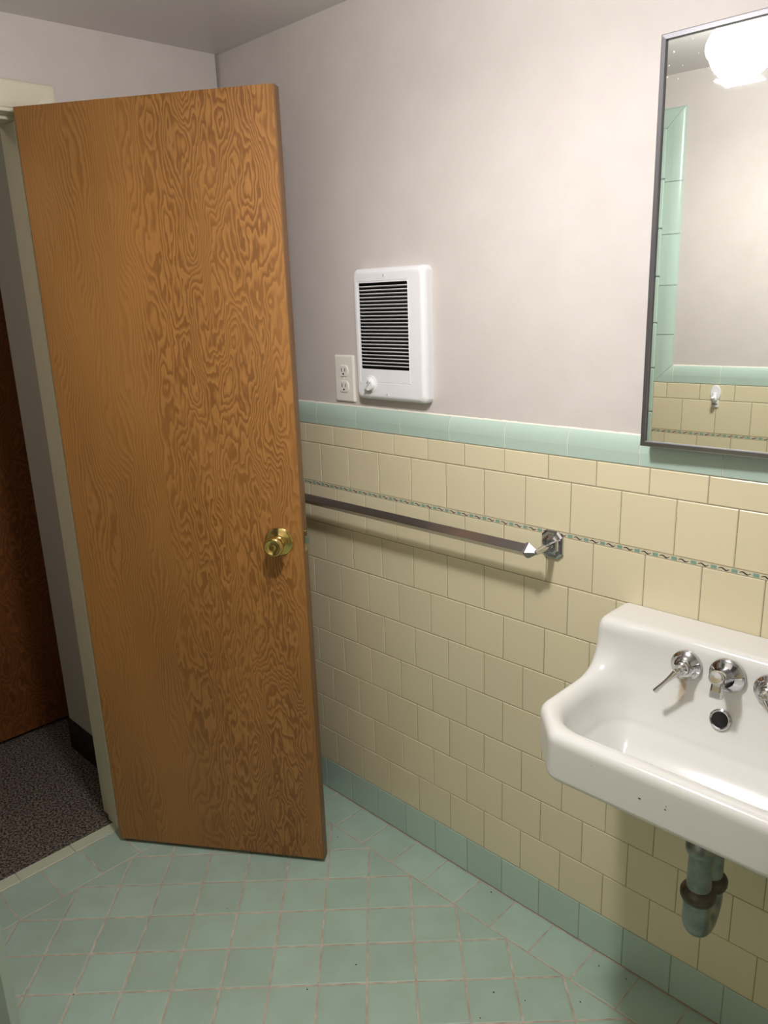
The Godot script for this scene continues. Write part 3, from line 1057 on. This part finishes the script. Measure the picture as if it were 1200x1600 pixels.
func build_sink():
	var s := top("wash_basin", "white porcelain wall hung basin with raised back ledge and chrome taps", "sink", "", "", Vector3(0, 0.681, SINK_Z))
	# surface nets on a grid
	var cell := 0.0052
	var lo := Vector3(-0.26, 0.59, -0.012)
	var nx := 101
	var ny := 56
	var nz := 76
	var val := PackedFloat32Array()
	val.resize(nx * ny * nz)
	for k in nz:
		for j in ny:
			for i in (nx + 1) / 2:
				var f := sink_field(absf(lo.x + i * cell), lo.y + j * cell, lo.z + k * cell)
				val[(k * ny + j) * nx + i] = f
				val[(k * ny + j) * nx + (nx - 1 - i)] = f
	var id := PackedInt32Array()
	id.resize(nx * ny * nz)
	id.fill(-1)
	var vs := PackedVector3Array()
	var ns := PackedVector3Array()
	var cs := PackedColorArray()
	var idx := PackedInt32Array()
	var off := [0, 1, nx, nx + 1, nx * ny, nx * ny + 1, nx * ny + nx, nx * ny + nx + 1]
	var edges := [[0, 1], [2, 3], [4, 5], [6, 7], [0, 2], [1, 3], [4, 6], [5, 7], [0, 4], [1, 5], [2, 6], [3, 7]]
	for k in nz - 1:
		for j in ny - 1:
			for i in nx - 1:
				var b := (k * ny + j) * nx + i
				var inside := 0
				for q in 8:
					if val[b + off[q]] < 0.0:
						inside += 1
				if inside == 0 or inside == 8:
					continue
				var sum := Vector3.ZERO
				var cnt := 0
				for e in edges:
					var fa := val[b + off[e[0]]]
					var fb := val[b + off[e[1]]]
					if (fa < 0.0) == (fb < 0.0):
						continue
					var t := fa / (fa - fb)
					var pa := Vector3(e[0] & 1, (e[0] >> 1) & 1, (e[0] >> 2) & 1)
					var pb := Vector3(e[1] & 1, (e[1] >> 1) & 1, (e[1] >> 2) & 1)
					sum += pa.lerp(pb, t)
					cnt += 1
				var g := lo + (Vector3(i, j, k) + sum / cnt) * cell
				id[b] = vs.size()
				var h := 0.0015
				var n := Vector3(sink_field(absf(g.x + h), g.y, g.z) - sink_field(absf(g.x - h), g.y, g.z), sink_field(absf(g.x), g.y + h, g.z) - sink_field(absf(g.x), g.y - h, g.z), sink_field(absf(g.x), g.y, g.z + h) - sink_field(absf(g.x), g.y, g.z - h)).normalized()
				# draw the vertex onto the true surface
				g -= n * sink_field(absf(g.x), g.y, g.z) * 0.8
				# local axes: X along the wall (world z), Y up, Z out of the wall
				vs.append(Vector3(g.x, g.y - 0.681, g.z))
				ns.append(n)
				var col := Color(0.70, 0.695, 0.665)
				# rust run below the left tap
				var dx := g.x + 0.0735
				var wv := 0.007 + 0.002 * sin(g.y * 300.0)
				var st := (1.0 - smoothstep(wv * 0.45, wv, absf(dx))) * smoothstep(0.748, 0.772, g.y) * (1.0 - smoothstep(0.803, 0.812, g.y))
				if g.z < 0.19:
					col = col.lerp(Color(0.38, 0.25, 0.09), st * 0.65)
				cs.append(col)
	for k in range(1, nz - 1):
		for j in range(1, ny - 1):
			for i in range(1, nx - 1):
				var b := (k * ny + j) * nx + i
				for ax in 3:
					var step: int = [1, nx, nx * ny][ax]
					var f0 := val[b]
					var f1 := val[b + step]
					if (f0 < 0.0) == (f1 < 0.0):
						continue
					var u: int = [nx, nx * ny, 1][ax]
					var w: int = [nx * ny, 1, nx][ax]
					var q := [id[b], id[b - u], id[b - u - w], id[b - w]]
					if q.min() < 0:
						continue
					var g := (vs[q[1]] - vs[q[0]]).cross(vs[q[2]] - vs[q[0]])
					var want: Vector3 = ns[q[0]] + ns[q[1]] + ns[q[2]] + ns[q[3]]
					var o := [0, 1, 2, 0, 2, 3] if g.dot(want) < 0 else [0, 2, 1, 0, 3, 2]
					for e in o:
						idx.append(q[e])
	var arr := []
	arr.resize(Mesh.ARRAY_MAX)
	arr[Mesh.ARRAY_VERTEX] = vs
	arr[Mesh.ARRAY_NORMAL] = ns
	arr[Mesh.ARRAY_COLOR] = cs
	arr[Mesh.ARRAY_INDEX] = idx
	var mesh := ArrayMesh.new()
	mesh.add_surface_from_arrays(Mesh.PRIMITIVE_TRIANGLES, arr)
	s.basis = FACE_RIGHT
	var basin := part(s, "basin", mesh, M.porcelain)
	# chips in the enamel
	for p in [[Vector3(-0.0185, 0.0395, 0.3655), 0.0026], [Vector3(0.0215, 0.0400, 0.3655), 0.0018], [Vector3(0.0225, 0.0455, 0.3655), 0.0012], [Vector3(-0.1, 0.06, 0.3655), 0.0010]]:
		part(basin, "chip", lathe([Vector2(p[1] * 0.7, 0), Vector2(p[1] * 0.5, 0.0003), Vector2(0, 0.0004)], 8), M.chip, p[0] + Vector3(0, 0, -0.0004), Basis.from_scale(Vector3(1.3, 0.7, 1)))
	# overflow
	var ob := Basis.from_euler(Vector3(-0.29, 0, 0))
	var ov := part(basin, "overflow_ring", lathe([Vector2(0.0185, -0.004), Vector2(0.0180, 0.0015), Vector2(0.0160, 0.0026), Vector2(0.0138, 0.0018), Vector2(0.0128, -0.004), Vector2(0.0128, -0.006)], 36), M.chrome, Vector3(0.0, 0.750 - 0.681, 0.1165), ob)
	part(ov, "overflow_hole", lathe([Vector2(0.0132, 0.0004), Vector2(0.0, 0.0004)], 24), M.dark_inside)
	# taps
	for side in [-1.0, 1.0]:
		var h := Node3D.new()
		h.name = "tap_handle"
		s.add_child(h, true)
		h.position = Vector3(0.070 * side, 0.823 - 0.681, 0.1035)
		h.rotation.x = -0.04
		part(h, "escutcheon", lathe([Vector2(0.0268, -0.003), Vector2(0.0268, 0.0015), Vector2(0.0258, 0.0030), Vector2(0.0225, 0.0048), Vector2(0.0205, 0.0075), Vector2(0.0180, 0.0115), Vector2(0.0150, 0.0140), Vector2(0.0128, 0.0145), Vector2(0.0128, 0.0160)], 40), M.chrome)
		part(h, "stem", lathe([Vector2(0.0125, 0.0155), Vector2(0.0118, 0.0215), Vector2(0.0090, 0.0240), Vector2(0.0080, 0.0262), Vector2(0.0082, 0.0300), Vector2(0.0076, 0.0345), Vector2(0.0055, 0.0372), Vector2(0.0, 0.0380)], 32), M.chrome)
		var st := begin()
		var p0 := Vector3(0.001 * side, -0.001, 0.0310)
		var p1 := Vector3(0.0335 * side * 1.0, -0.0450, 0.0410)
		var pts := []
		var rad := []
		for i in 9:
			var t := i / 8.0
			pts.append(p0.lerp(p1, t) + Vector3(0, 0, sin(t * PI) * 0.002))
			rad.append([0.0066, 0.0062, 0.0050, 0.0042, 0.0038, 0.0037, 0.0039, 0.0043, 0.0044][i])
		tube_into(st, pts, rad, 14)
		part(h, "lever", st.commit(), M.chrome)
	# spout
	var sp := Node3D.new()
	sp.name = "spout"
	s.add_child(sp, true)
	sp.position = Vector3(0, 0.827 - 0.681, 0.1035)
	part(sp, "escutcheon", lathe([Vector2(0.0300, -0.003), Vector2(0.0300, 0.0015), Vector2(0.0290, 0.0032), Vector2(0.0255, 0.0055), Vector2(0.0215, 0.0085), Vector2(0.0180, 0.0105), Vector2(0.0165, 0.0115)], 40), M.chrome)
	var st2 := begin()
	tube_into(st2, [Vector3(0, 0.001, 0.006), Vector3(0, 0.005, 0.018), Vector3(0, 0.008, 0.030), Vector3(0, 0.0085, 0.036)], [0.0175, 0.0150, 0.0130, 0.0120], 28)
	part(sp, "spout_neck", st2.commit(), M.chrome)
	# flat beak that hangs from the neck
	var beak := []
	for e in [[0.010, 0.0085, 0.0085, 0.034], [0.000, 0.0092, 0.0090, 0.0375], [-0.010, 0.0098, 0.0085, 0.0400], [-0.020, 0.0106, 0.0078, 0.0410], [-0.0225, 0.0104, 0.0074, 0.0412]]:
		beak.append([rounded_rect(0, -e[3], e[1], e[2], 0.0045, 5), e[0]])
	beak.reverse()
	var bk := begin()
	loft_into(bk, beak, true)
	var low: PackedVector2Array = beak[0][0]
	for k in range(1, low.size() - 1):
		tri(bk, Vector3(low[0].x, low[0].y, -0.0225), Vector3(low[k].x, low[k].y, -0.0225), Vector3(low[k + 1].x, low[k + 1].y, -0.0225), Vector3(0, 0, -1))
	part(sp, "beak", bk.commit(), M.chrome, Vector3.ZERO, Basis(Vector3(1, 0, 0), Vector3(0, 0, -1), Vector3(0, 1, 0)))
	part(sp, "spout_knob", lathe([Vector2(0.0085, -0.014), Vector2(0.0112, -0.004), Vector2(0.0122, 0.0), Vector2(0.0118, 0.003), Vector2(0.0098, 0.0052), Vector2(0.0, 0.0062)], 28), M.chrome, Vector3(-0.002, 0.0120, 0.0415), Basis.from_euler(Vector3(-0.35, 0, 0)))

func build_drain():
	var zc := 1.5655
	var d := top("drain_trap", "tarnished grey metal drain trap with brown nuts under the basin", "drain pipe", "", "", Vector3(-0.235, 0, zc), Basis(Vector3.UP, 0.08))
	var xf := 0.0
	var xb := 0.064
	var r := 0.0205
	part(d, "tail_pipe", tube([Vector3(xf, 0.598, 0), Vector3(xf, 0.46, 0)], [r * 0.95, r * 0.95], 28), M.pipe)
	part(d, "flange", lathe([Vector2(0.0, 0.0), Vector2(0.0245, 0.0), Vector2(0.0255, 0.004), Vector2(0.0255, 0.012), Vector2(0.0225, 0.018), Vector2(0.0195, 0.022)], 28), M.pipe, Vector3(xf, 0.576, 0), Basis(Vector3(1, 0, 0), Vector3(0, 0, -1), Vector3(0, 1, 0)))
	# U bend
	var pts := [Vector3(xf, 0.492, 0)]
	var rad := [r * 1.08]
	var cx := (xf + xb) / 2
	var R := (xb - xf) / 2
	var yc := 0.450
	for i in 17:
		var a := PI * i / 16.0
		pts.append(Vector3(cx - cos(a) * R, yc - sin(a) * R, 0))
		rad.append(r * 1.08)
	pts.append(Vector3(xb, 0.478, 0))
	rad.append(r * 1.08)
	part(d, "trap_bend", tube(pts, rad, 28), M.pipe)
	for e in [[xf, 0.495], [xb, 0.478]]:
		part(d, "slip_nut", lathe([Vector2(0.0205, -0.013), Vector2(0.0258, -0.0105), Vector2(0.0282, -0.005), Vector2(0.0284, 0.003), Vector2(0.0265, 0.007), Vector2(0.0230, 0.0095), Vector2(0.0195, 0.0125)], 8 * 4), M.pipe_nut, Vector3(e[0], e[1], 0), Basis(Vector3(1, 0, 0), Vector3(0, 0, -1), Vector3(0, 1, 0)))
	var arm := [Vector3(xb, 0.470, 0), Vector3(xb, 0.535, 0)]
	var ar := [r * 0.95, r * 0.95]
	for i in range(1, 9):
		var a := PI / 2 * i / 8.0
		arm.append(Vector3(xb + 0.030 * (1 - cos(a)), 0.535 + 0.030 * sin(a), 0))
		ar.append(r * 0.95)
	arm.append(Vector3(0.234, 0.565, 0))
	ar.append(r * 0.95)
	part(d, "wall_arm", tube(arm, ar, 28), M.pipe)
	part(d, "slip_nut", lathe([Vector2(0.0195, -0.012), Vector2(0.0285, -0.011), Vector2(0.0295, 0.0), Vector2(0.0285, 0.010), Vector2(0.0195, 0.012)], 28), M.pipe_nut, Vector3(0.130, 0.565, 0), Basis(Vector3(0, 0, -1), Vector3(0, 1, 0), Vector3(1, 0, 0)))
	part(d, "wall_flange", lathe([Vector2(0.034, 0.0), Vector2(0.034, 0.003), Vector2(0.026, 0.009), Vector2(0.0195, 0.011)], 28), M.pipe, Vector3(0.2290, 0.565, 0), Basis(Vector3(0, 0, 1), Vector3(0, 1, 0), Vector3(-1, 0, 0)))

# ------------------------------------------------------------------ mirror

func build_mirror():
	var n := Vector3(-1, -0.0051, 0.0311).normalized()
	var x := Vector3.UP.cross(n).normalized()
	var y := n.cross(x).normalized()
	var at := Vector3(-0.0326, 1.1858, 1.3225)
	var m := top("wall_mirror", "steel framed mirror on the wall above the white basin", "mirror", "", "", at, Basis(x, y, n))
	var w := 0.425
	var h := 0.6560
	var f := 0.0095
	part(m, "glass", box(Vector3(f * 0.6, f * 0.6, -0.004), Vector3(w - f * 0.6, h - f * 0.6, 0.0)), M.glass_mirror)
	part(m, "backing", box(Vector3(0.004, 0.004, -0.0145), Vector3(w - 0.004, h - 0.004, -0.004)), M.steel)
	for p in [[0.021, 0.628, 1.3], [0.014, 0.610, 1.0], [0.012, 0.594, 1.1], [0.030, 0.588, 0.8], [0.050, 0.640, 0.9], [0.060, 0.618, 0.7], [0.036, 0.606, 0.6]]:
		part(m, "fleck", lathe([Vector2(0.0011 * p[2], 0.0), Vector2(0.0009 * p[2], 0.00025), Vector2(0.0, 0.0003)], 8), M.caulk, Vector3(p[0], p[1], 0))
	# mitred channel on four sides: profile (inwards, height)
	var prof := [Vector2(0, -0.0145), Vector2(0, 0.0020), Vector2(0.0012, 0.0032), Vector2(f - 0.0012, 0.0044), Vector2(f, 0.0030), Vector2(f, -0.004)]
	var sides := [[Vector2(0, 0), Vector2(w, 0)], [Vector2(w, 0), Vector2(w, h)], [Vector2(w, h), Vector2(0, h)], [Vector2(0, h), Vector2(0, 0)]]
	for s in sides:
		var a: Vector2 = s[0]
		var b: Vector2 = s[1]
		var t := (b - a).normalized()
		var inn := Vector2(-t.y, t.x)
		var st := begin()
		for i in prof.size() - 1:
			var p: Vector2 = prof[i]
			var q: Vector2 = prof[i + 1]
			var A := a + inn * p.x + t * p.x
			var B := b + inn * p.x - t * p.x
			var C := b + inn * q.x - t * q.x
			var D := a + inn * q.x + t * q.x
			var out2 := inn * -(q.y - p.y)
			quad(st, Vector3(A.x, A.y, p.y), Vector3(B.x, B.y, p.y), Vector3(C.x, C.y, q.y), Vector3(D.x, D.y, q.y), Vector3(out2.x, out2.y, q.x - p.x))
		part(m, "frame_bar", st.commit(), M.steel)

# ------------------------------------------------------------------ heater, outlet

func loop_to(cx: float, cy: float, hw: float, hh: float, r: float, z: float, seg := 8) -> Array:
	return [rounded_rect(cx, cy, hw, hh, r, seg), z]

func build_heater():
	# local X along the wall, Y up from the lower edge, Z out
	var W := 0.229
	var H := 0.3040
	var hgt := top("wall_heater", "white louvered electric wall heater with a round dial", "heater", "", "", Vector3(0.010, 1.2215, 0.5655), FACE_RIGHT)
	var cx := W / 2
	var cy := H / 2
	var z1 := 0.0285
	var loops := [loop_to(cx, cy, W / 2, H / 2, 0.013, 0.0), loop_to(cx, cy, W / 2, H / 2, 0.013, 0.014)]
	for k in range(1, 7):
		var a := PI / 2 * k / 6
		var i := 0.0125 * (1.0 - cos(a))
		loops.append(loop_to(cx, cy, W / 2 - i, H / 2 - i, 0.013, 0.014 + (z1 - 0.014) * sin(a)))
	# panel step and the louvre opening
	var pl := 0.0195
	var pr := 0.1835
	var pb := 0.0420
	var pt := 0.2745
	var ob := 0.0735
	var ot := 0.2715
	var e := 0.0012
	loops.append(loop_to((pl + pr) / 2, (pb + pt) / 2, (pr - pl) / 2 + e, (pt - pb) / 2 + e, 0.004, z1))
	loops.append(loop_to((pl + pr) / 2, (pb + pt) / 2, (pr - pl) / 2, (pt - pb) / 2, 0.003, z1 - 0.0016))
	loops.append(loop_to((pl + pr) / 2, (pb + pt) / 2, (pr - pl) / 2 - 0.0009, (pt - pb) / 2 - 0.0009, 0.003, z1 - 0.0004))
	var ol := 0.0235
	var orr := 0.1805
	loops.append(loop_to((ol + orr) / 2, (ob + ot) / 2, (orr - ol) / 2, (ot - ob) / 2, 0.003, z1 - 0.0004))
	loops.append(loop_to((ol + orr) / 2, (ob + ot) / 2, (orr - ol) / 2, (ot - ob) / 2, 0.003, z1 - 0.0026))
	var cover := part(hgt, "cover", loft(loops), M.white_paint)
	part(hgt, "inner_shell", loft([loop_to((ol + orr) / 2, (ob + ot) / 2, (orr - ol) / 2, (ot - ob) / 2, 0.003, z1 - 0.0026), loop_to((ol + orr) / 2, (ob + ot) / 2, (orr - ol) / 2, (ot - ob) / 2, 0.003, 0.005)]), M.dark_inside)
	part(hgt, "dark_interior", box(Vector3(ol - 0.002, ob - 0.002, 0.0), Vector3(orr + 0.002, ot + 0.002, 0.006)), M.dark_inside)
	# heating coil plate and fan hub glimpsed behind the louvres
	for i in 3:
		part(hgt, "element", tube([Vector3(ol + 0.012, 0.115 + 0.05 * i, 0.0105), Vector3(orr - 0.012, 0.115 + 0.05 * i, 0.0105)], [0.0026, 0.0026], 10), M.slot)
	var n := 23
	for i in n:
		var y := ob + (ot - ob) * (i + 1.0) / (n + 1.0)
		var st := begin()
		box_into(st, Vector3(-(orr - ol) / 2, -0.0008, -0.0050), Vector3((orr - ol) / 2, 0.0008, 0.0016), 0.0004)
		part(hgt, "louver", st.commit(), M.white_paint, Vector3((ol + orr) / 2, y, z1 - 0.0040), Basis.from_euler(Vector3(-0.35, 0, 0)))
	var knob := part(hgt, "dial", lathe([Vector2(0.0205, -0.001), Vector2(0.0205, 0.0008), Vector2(0.0175, 0.0020), Vector2(0.0160, 0.0022), Vector2(0.0155, 0.0035), Vector2(0.0150, 0.0100), Vector2(0.0138, 0.0118), Vector2(0.0, 0.0122)], 36), M.white_paint, Vector3(0.0540, 0.0375, z1))
	part(knob, "dial_grip", box(Vector3(-0.0032, -0.0138, 0.0115), Vector3(0.0032, 0.0138, 0.0175), 0.0014), M.white_paint, Vector3.ZERO, Basis.from_euler(Vector3(0, 0, -0.75)))
	part(knob, "dial_mark", box(Vector3(-0.0007, 0.004, 0.0174), Vector3(0.0007, 0.0132, 0.0178)), M.slot, Vector3.ZERO, Basis.from_euler(Vector3(0, 0, -0.75)))
	for p in [Vector3(0.1085, 0.2865, z1), Vector3(0.1085, 0.0155, z1)]:
		var sc := part(hgt, "screw", lathe([Vector2(0.0042, -0.0002), Vector2(0.0038, 0.0008), Vector2(0.0, 0.0014)], 16), M.white_paint, p)
		part(sc, "screw_slot", box(Vector3(-0.0030, -0.0005, 0.0009), Vector3(0.0030, 0.0005, 0.0015)), M.slot, Vector3.ZERO, Basis.from_euler(Vector3(0, 0, 0.9)))

func build_outlet():
	var W := 0.0700
	var H := 0.1160
	var o := top("power_outlet", "white double power outlet beside the wall heater", "outlet", "", "", Vector3(0.010, 1.2065, 0.4655), FACE_RIGHT)
	var cx := W / 2
	var cy := H / 2
	part(o, "cover_plate", loft([loop_to(cx, cy, W / 2, H / 2, 0.003, 0.0), loop_to(cx, cy, W / 2, H / 2, 0.003, 0.0028), loop_to(cx, cy, W / 2 - 0.0012, H / 2 - 0.0012, 0.003, 0.0050), loop_to(cx, cy, W / 2 - 0.0035, H / 2 - 0.0035, 0.003, 0.0062)], true), M.white_plastic)
	for s in [-1.0, 1.0]:
		var c := Vector2(cx, cy + s * 0.0195)
		var shape := PackedVector2Array()
		for k in 40:
			var a := TAU * k / 40
			var v := Vector2(cos(a), sin(a)) * 0.0172
			v.y = clampf(v.y, -0.0142, 0.0142)
			shape.append(c + v)
		var small := PackedVector2Array()
		for v in shape:
			small.append(c + (v - c) * 0.95)
		var r := part(o, "receptacle", loft([[shape, 0.0060], [shape, 0.0080], [small, 0.0088]], true), M.white_plastic)
		part(r, "slot", box(Vector3(c.x - 0.0075, c.y - 0.002, 0.0086), Vector3(c.x - 0.0053, c.y + 0.0075, 0.0090)), M.slot)
		part(r, "slot", box(Vector3(c.x + 0.0052, c.y - 0.001, 0.0086), Vector3(c.x + 0.0072, c.y + 0.0065, 0.0090)), M.slot)
		part(r, "ground_hole", lathe([Vector2(0.0027, 0.0086), Vector2(0.0027, 0.0090), Vector2(0, 0.0090)], 14), M.slot, Vector3(c.x, c.y - 0.0075, 0))
	part(o, "screw", lathe([Vector2(0.0034, 0.006), Vector2(0.0030, 0.0072), Vector2(0, 0.0078)], 16), M.white_plastic, Vector3(cx, cy, 0))

# ------------------------------------------------------------------ towel bar

func octagon(hw: float, hh: float, c: float) -> PackedVector2Array:
	return PackedVector2Array([Vector2(hw, -hh + c), Vector2(hw, hh - c), Vector2(hw - c, hh), Vector2(-hw + c, hh), Vector2(-hw, hh - c), Vector2(-hw, -hh + c), Vector2(-hw + c, -hh), Vector2(hw - c, -hh)])

func build_towel_bar():
	var z0 := 0.300
	var z1 := 1.1215
	var y := 0.9485
	var out := 0.0610
	var t := top("towel_bar", "chrome square towel bar on stepped octagonal wall plates", "towel bar", "", "", Vector3(0, y, 0), FACE_RIGHT)
	var c := 0.0142     # half diagonal of the bar
	var st := begin()
	var ring := [Vector2(0, c), Vector2(c, 0), Vector2(0, -c), Vector2(-c, 0)]   # (y, out)
	var a0 := z0 + 0.020
	var a1 := z1 - 0.020
	for i in 4:
		var p: Vector2 = ring[i]
		var q: Vector2 = ring[(i + 1) % 4]
		# eased corners
		var pa := p.lerp(q, 0.05)
		var qa := p.lerp(q, 0.95)
		var qb := q.lerp(ring[(i + 2) % 4], 0.05)
		quad(st, Vector3(a0, pa.x, out + pa.y), Vector3(a1, pa.x, out + pa.y), Vector3(a1, qa.x, out + qa.y), Vector3(a0, qa.x, out + qa.y), Vector3(0, (pa.x + qa.x), (pa.y + qa.y)))
		quad(st, Vector3(a0, qa.x, out + qa.y), Vector3(a1, qa.x, out + qa.y), Vector3(a1, qb.x, out + qb.y), Vector3(a0, qb.x, out + qb.y), Vector3(0, q.x, q.y))
	part(t, "bar", st.commit(), M.old_chrome)
	for e in [[z0, -1.0], [z1, 1.0]]:
		var zc: float = e[0]
		var s: float = e[1]
		# square cap with a pyramid end
		st = begin()
		var c2 := 0.0168
		var prof := [[-0.0225, c * 1.0], [-0.0215, c2], [-0.0150, c2], [0.0040, 0.0045]]
		for i in prof.size() - 1:
			for k in 4:
				var d0 := Vector2(sin(PI / 2 * k), cos(PI / 2 * k))
				var d1 := Vector2(sin(PI / 2 * (k + 1)), cos(PI / 2 * (k + 1)))
				var A: float = zc + s * prof[i][0]
				var B: float = zc + s * prof[i + 1][0]
				var ra: float = prof[i][1]
				var rb: float = prof[i + 1][1]
				quad(st, Vector3(A, d0.y * ra, out + d0.x * ra), Vector3(A, d1.y * ra, out + d1.x * ra), Vector3(B, d1.y * rb, out + d1.x * rb), Vector3(B, d0.y * rb, out + d0.x * rb), Vector3(s * 0.3, d0.y + d1.y, d0.x + d1.x))
		quad(st, Vector3(zc + s * 0.004, 0.0045, out), Vector3(zc + s * 0.004, 0, out + 0.0045), Vector3(zc + s * 0.004, -0.0045, out), Vector3(zc + s * 0.004, 0, out - 0.0045), Vector3(s, 0, 0))
		part(t, "end_cap", st.commit(), M.steel)
		var zp := zc + s * 0.004
		part(t, "post", tube([Vector3(zp, 0.002, 0.010), Vector3(zp, 0.002, 0.022), Vector3(zp, 0.001, 0.045), Vector3(zp, 0.0, out + 0.001), Vector3(zp, 0.0, out + 0.005)], [0.0092, 0.0078, 0.0068, 0.0056, 0.0034], 20), M.chrome)
		var pl := begin()
		loft_into(pl, [[octagon(0.0250, 0.0300, 0.0115), 0.0], [octagon(0.0250, 0.0300, 0.0115), 0.0045], [octagon(0.0215, 0.0262, 0.0100), 0.0068], [octagon(0.0205, 0.0252, 0.0098), 0.0056], [octagon(0.0165, 0.0210, 0.0085), 0.0056], [octagon(0.0150, 0.0195, 0.0080), 0.0080], [octagon(0.0115, 0.0150, 0.0060), 0.0098]], true)
		part(t, "wall_plate", pl.commit(), M.chrome, Vector3(zp, 0.0030, 0.0004))

# ------------------------------------------------------------------ hook in the mirror, specks

func build_hook():
	var h := top("wall_hook", "small white plastic hook on the cream tiles seen in the mirror", "hook", "", "", Vector3(LEFT_X, 1.1020, 1.0400), FACE_LEFT)
	var pad := PackedVector2Array()
	var pad2 := PackedVector2Array()
	for k in 32:
		var a := TAU * k / 32
		pad.append(Vector2(cos(a) * 0.0165, 0.010 + sin(a) * 0.0255))
		pad2.append(Vector2(cos(a) * 0.0145, 0.010 + sin(a) * 0.0235))
	part(h, "pad", loft([[pad, 0.0], [pad, 0.003], [pad2, 0.0048]], true), M.white_paint)
	part(h, "hook_arm", tube([Vector3(0, 0.010, 0.004), Vector3(0, -0.004, 0.008), Vector3(0, -0.012, 0.016), Vector3(0, -0.010, 0.024), Vector3(0, -0.001, 0.0275)], [0.0090, 0.0085, 0.0078, 0.0068, 0.0055], 16), M.white_paint)
	var tab := part(h, "tab", box(Vector3(-0.0115, -0.0365, 0.0), Vector3(0.0115, -0.012, 0.0042), 0.0015), M.white_paint)
	for i in 3:
		part(tab, "mark", box(Vector3(-0.0080 + 0.0058 * i, -0.0275, 0.0042), Vector3(-0.0045 + 0.0058 * i, -0.0235, 0.0044)), M.slot)

func build_specks():
	var i := 0
	for p in [[-0.1365, 0.5361, 0.0030], [-0.0158, 0.9805, 0.0034], [-0.2473, 1.1603, 0.0034], [-0.3168, 1.1771, 0.0026], [-0.5177, 0.8557, 0.0032], [-0.3996, 0.8878, 0.0032], [-0.0333, 1.2922, 0.0028], [-0.1422, 1.3096, 0.0028], [-0.0242, 1.3532, 0.0030], [-0.2186, 1.2217, 0.0026], [-0.5020, 0.5277, 0.0020], [-0.8773, 0.4840, 0.0026]]:
		var st := begin()
		var r: float = p[2]
		var pts := []
		for k in 6:
			var a := TAU * k / 6 + i
			pts.append(Vector3(cos(a) * r * (0.7 + 0.3 * sin(k * 2.3 + i)), 0.0002, sin(a) * r * 0.55))
		for k in 6:
			tri(st, Vector3(0, 0.0012, 0), pts[k], pts[(k + 1) % 6], Vector3.UP)
			tri(st, Vector3(0, 0.0, 0), pts[k], pts[(k + 1) % 6], Vector3.DOWN)
		var o := MeshInstance3D.new()
		o.name = numbered("dirt_speck")
		o.mesh = st.commit()
		o.material_override = M.chip
		o.position = Vector3(p[0], 0.0001, p[1])
		o.rotation.y = i * 1.1
		add_child(o)
		o.set_meta("label", "tiny dark speck of dirt on the green floor tiles")
		o.set_meta("category", "dirt")
		o.set_meta("group", "dirt specks on the green floor")
		i += 1
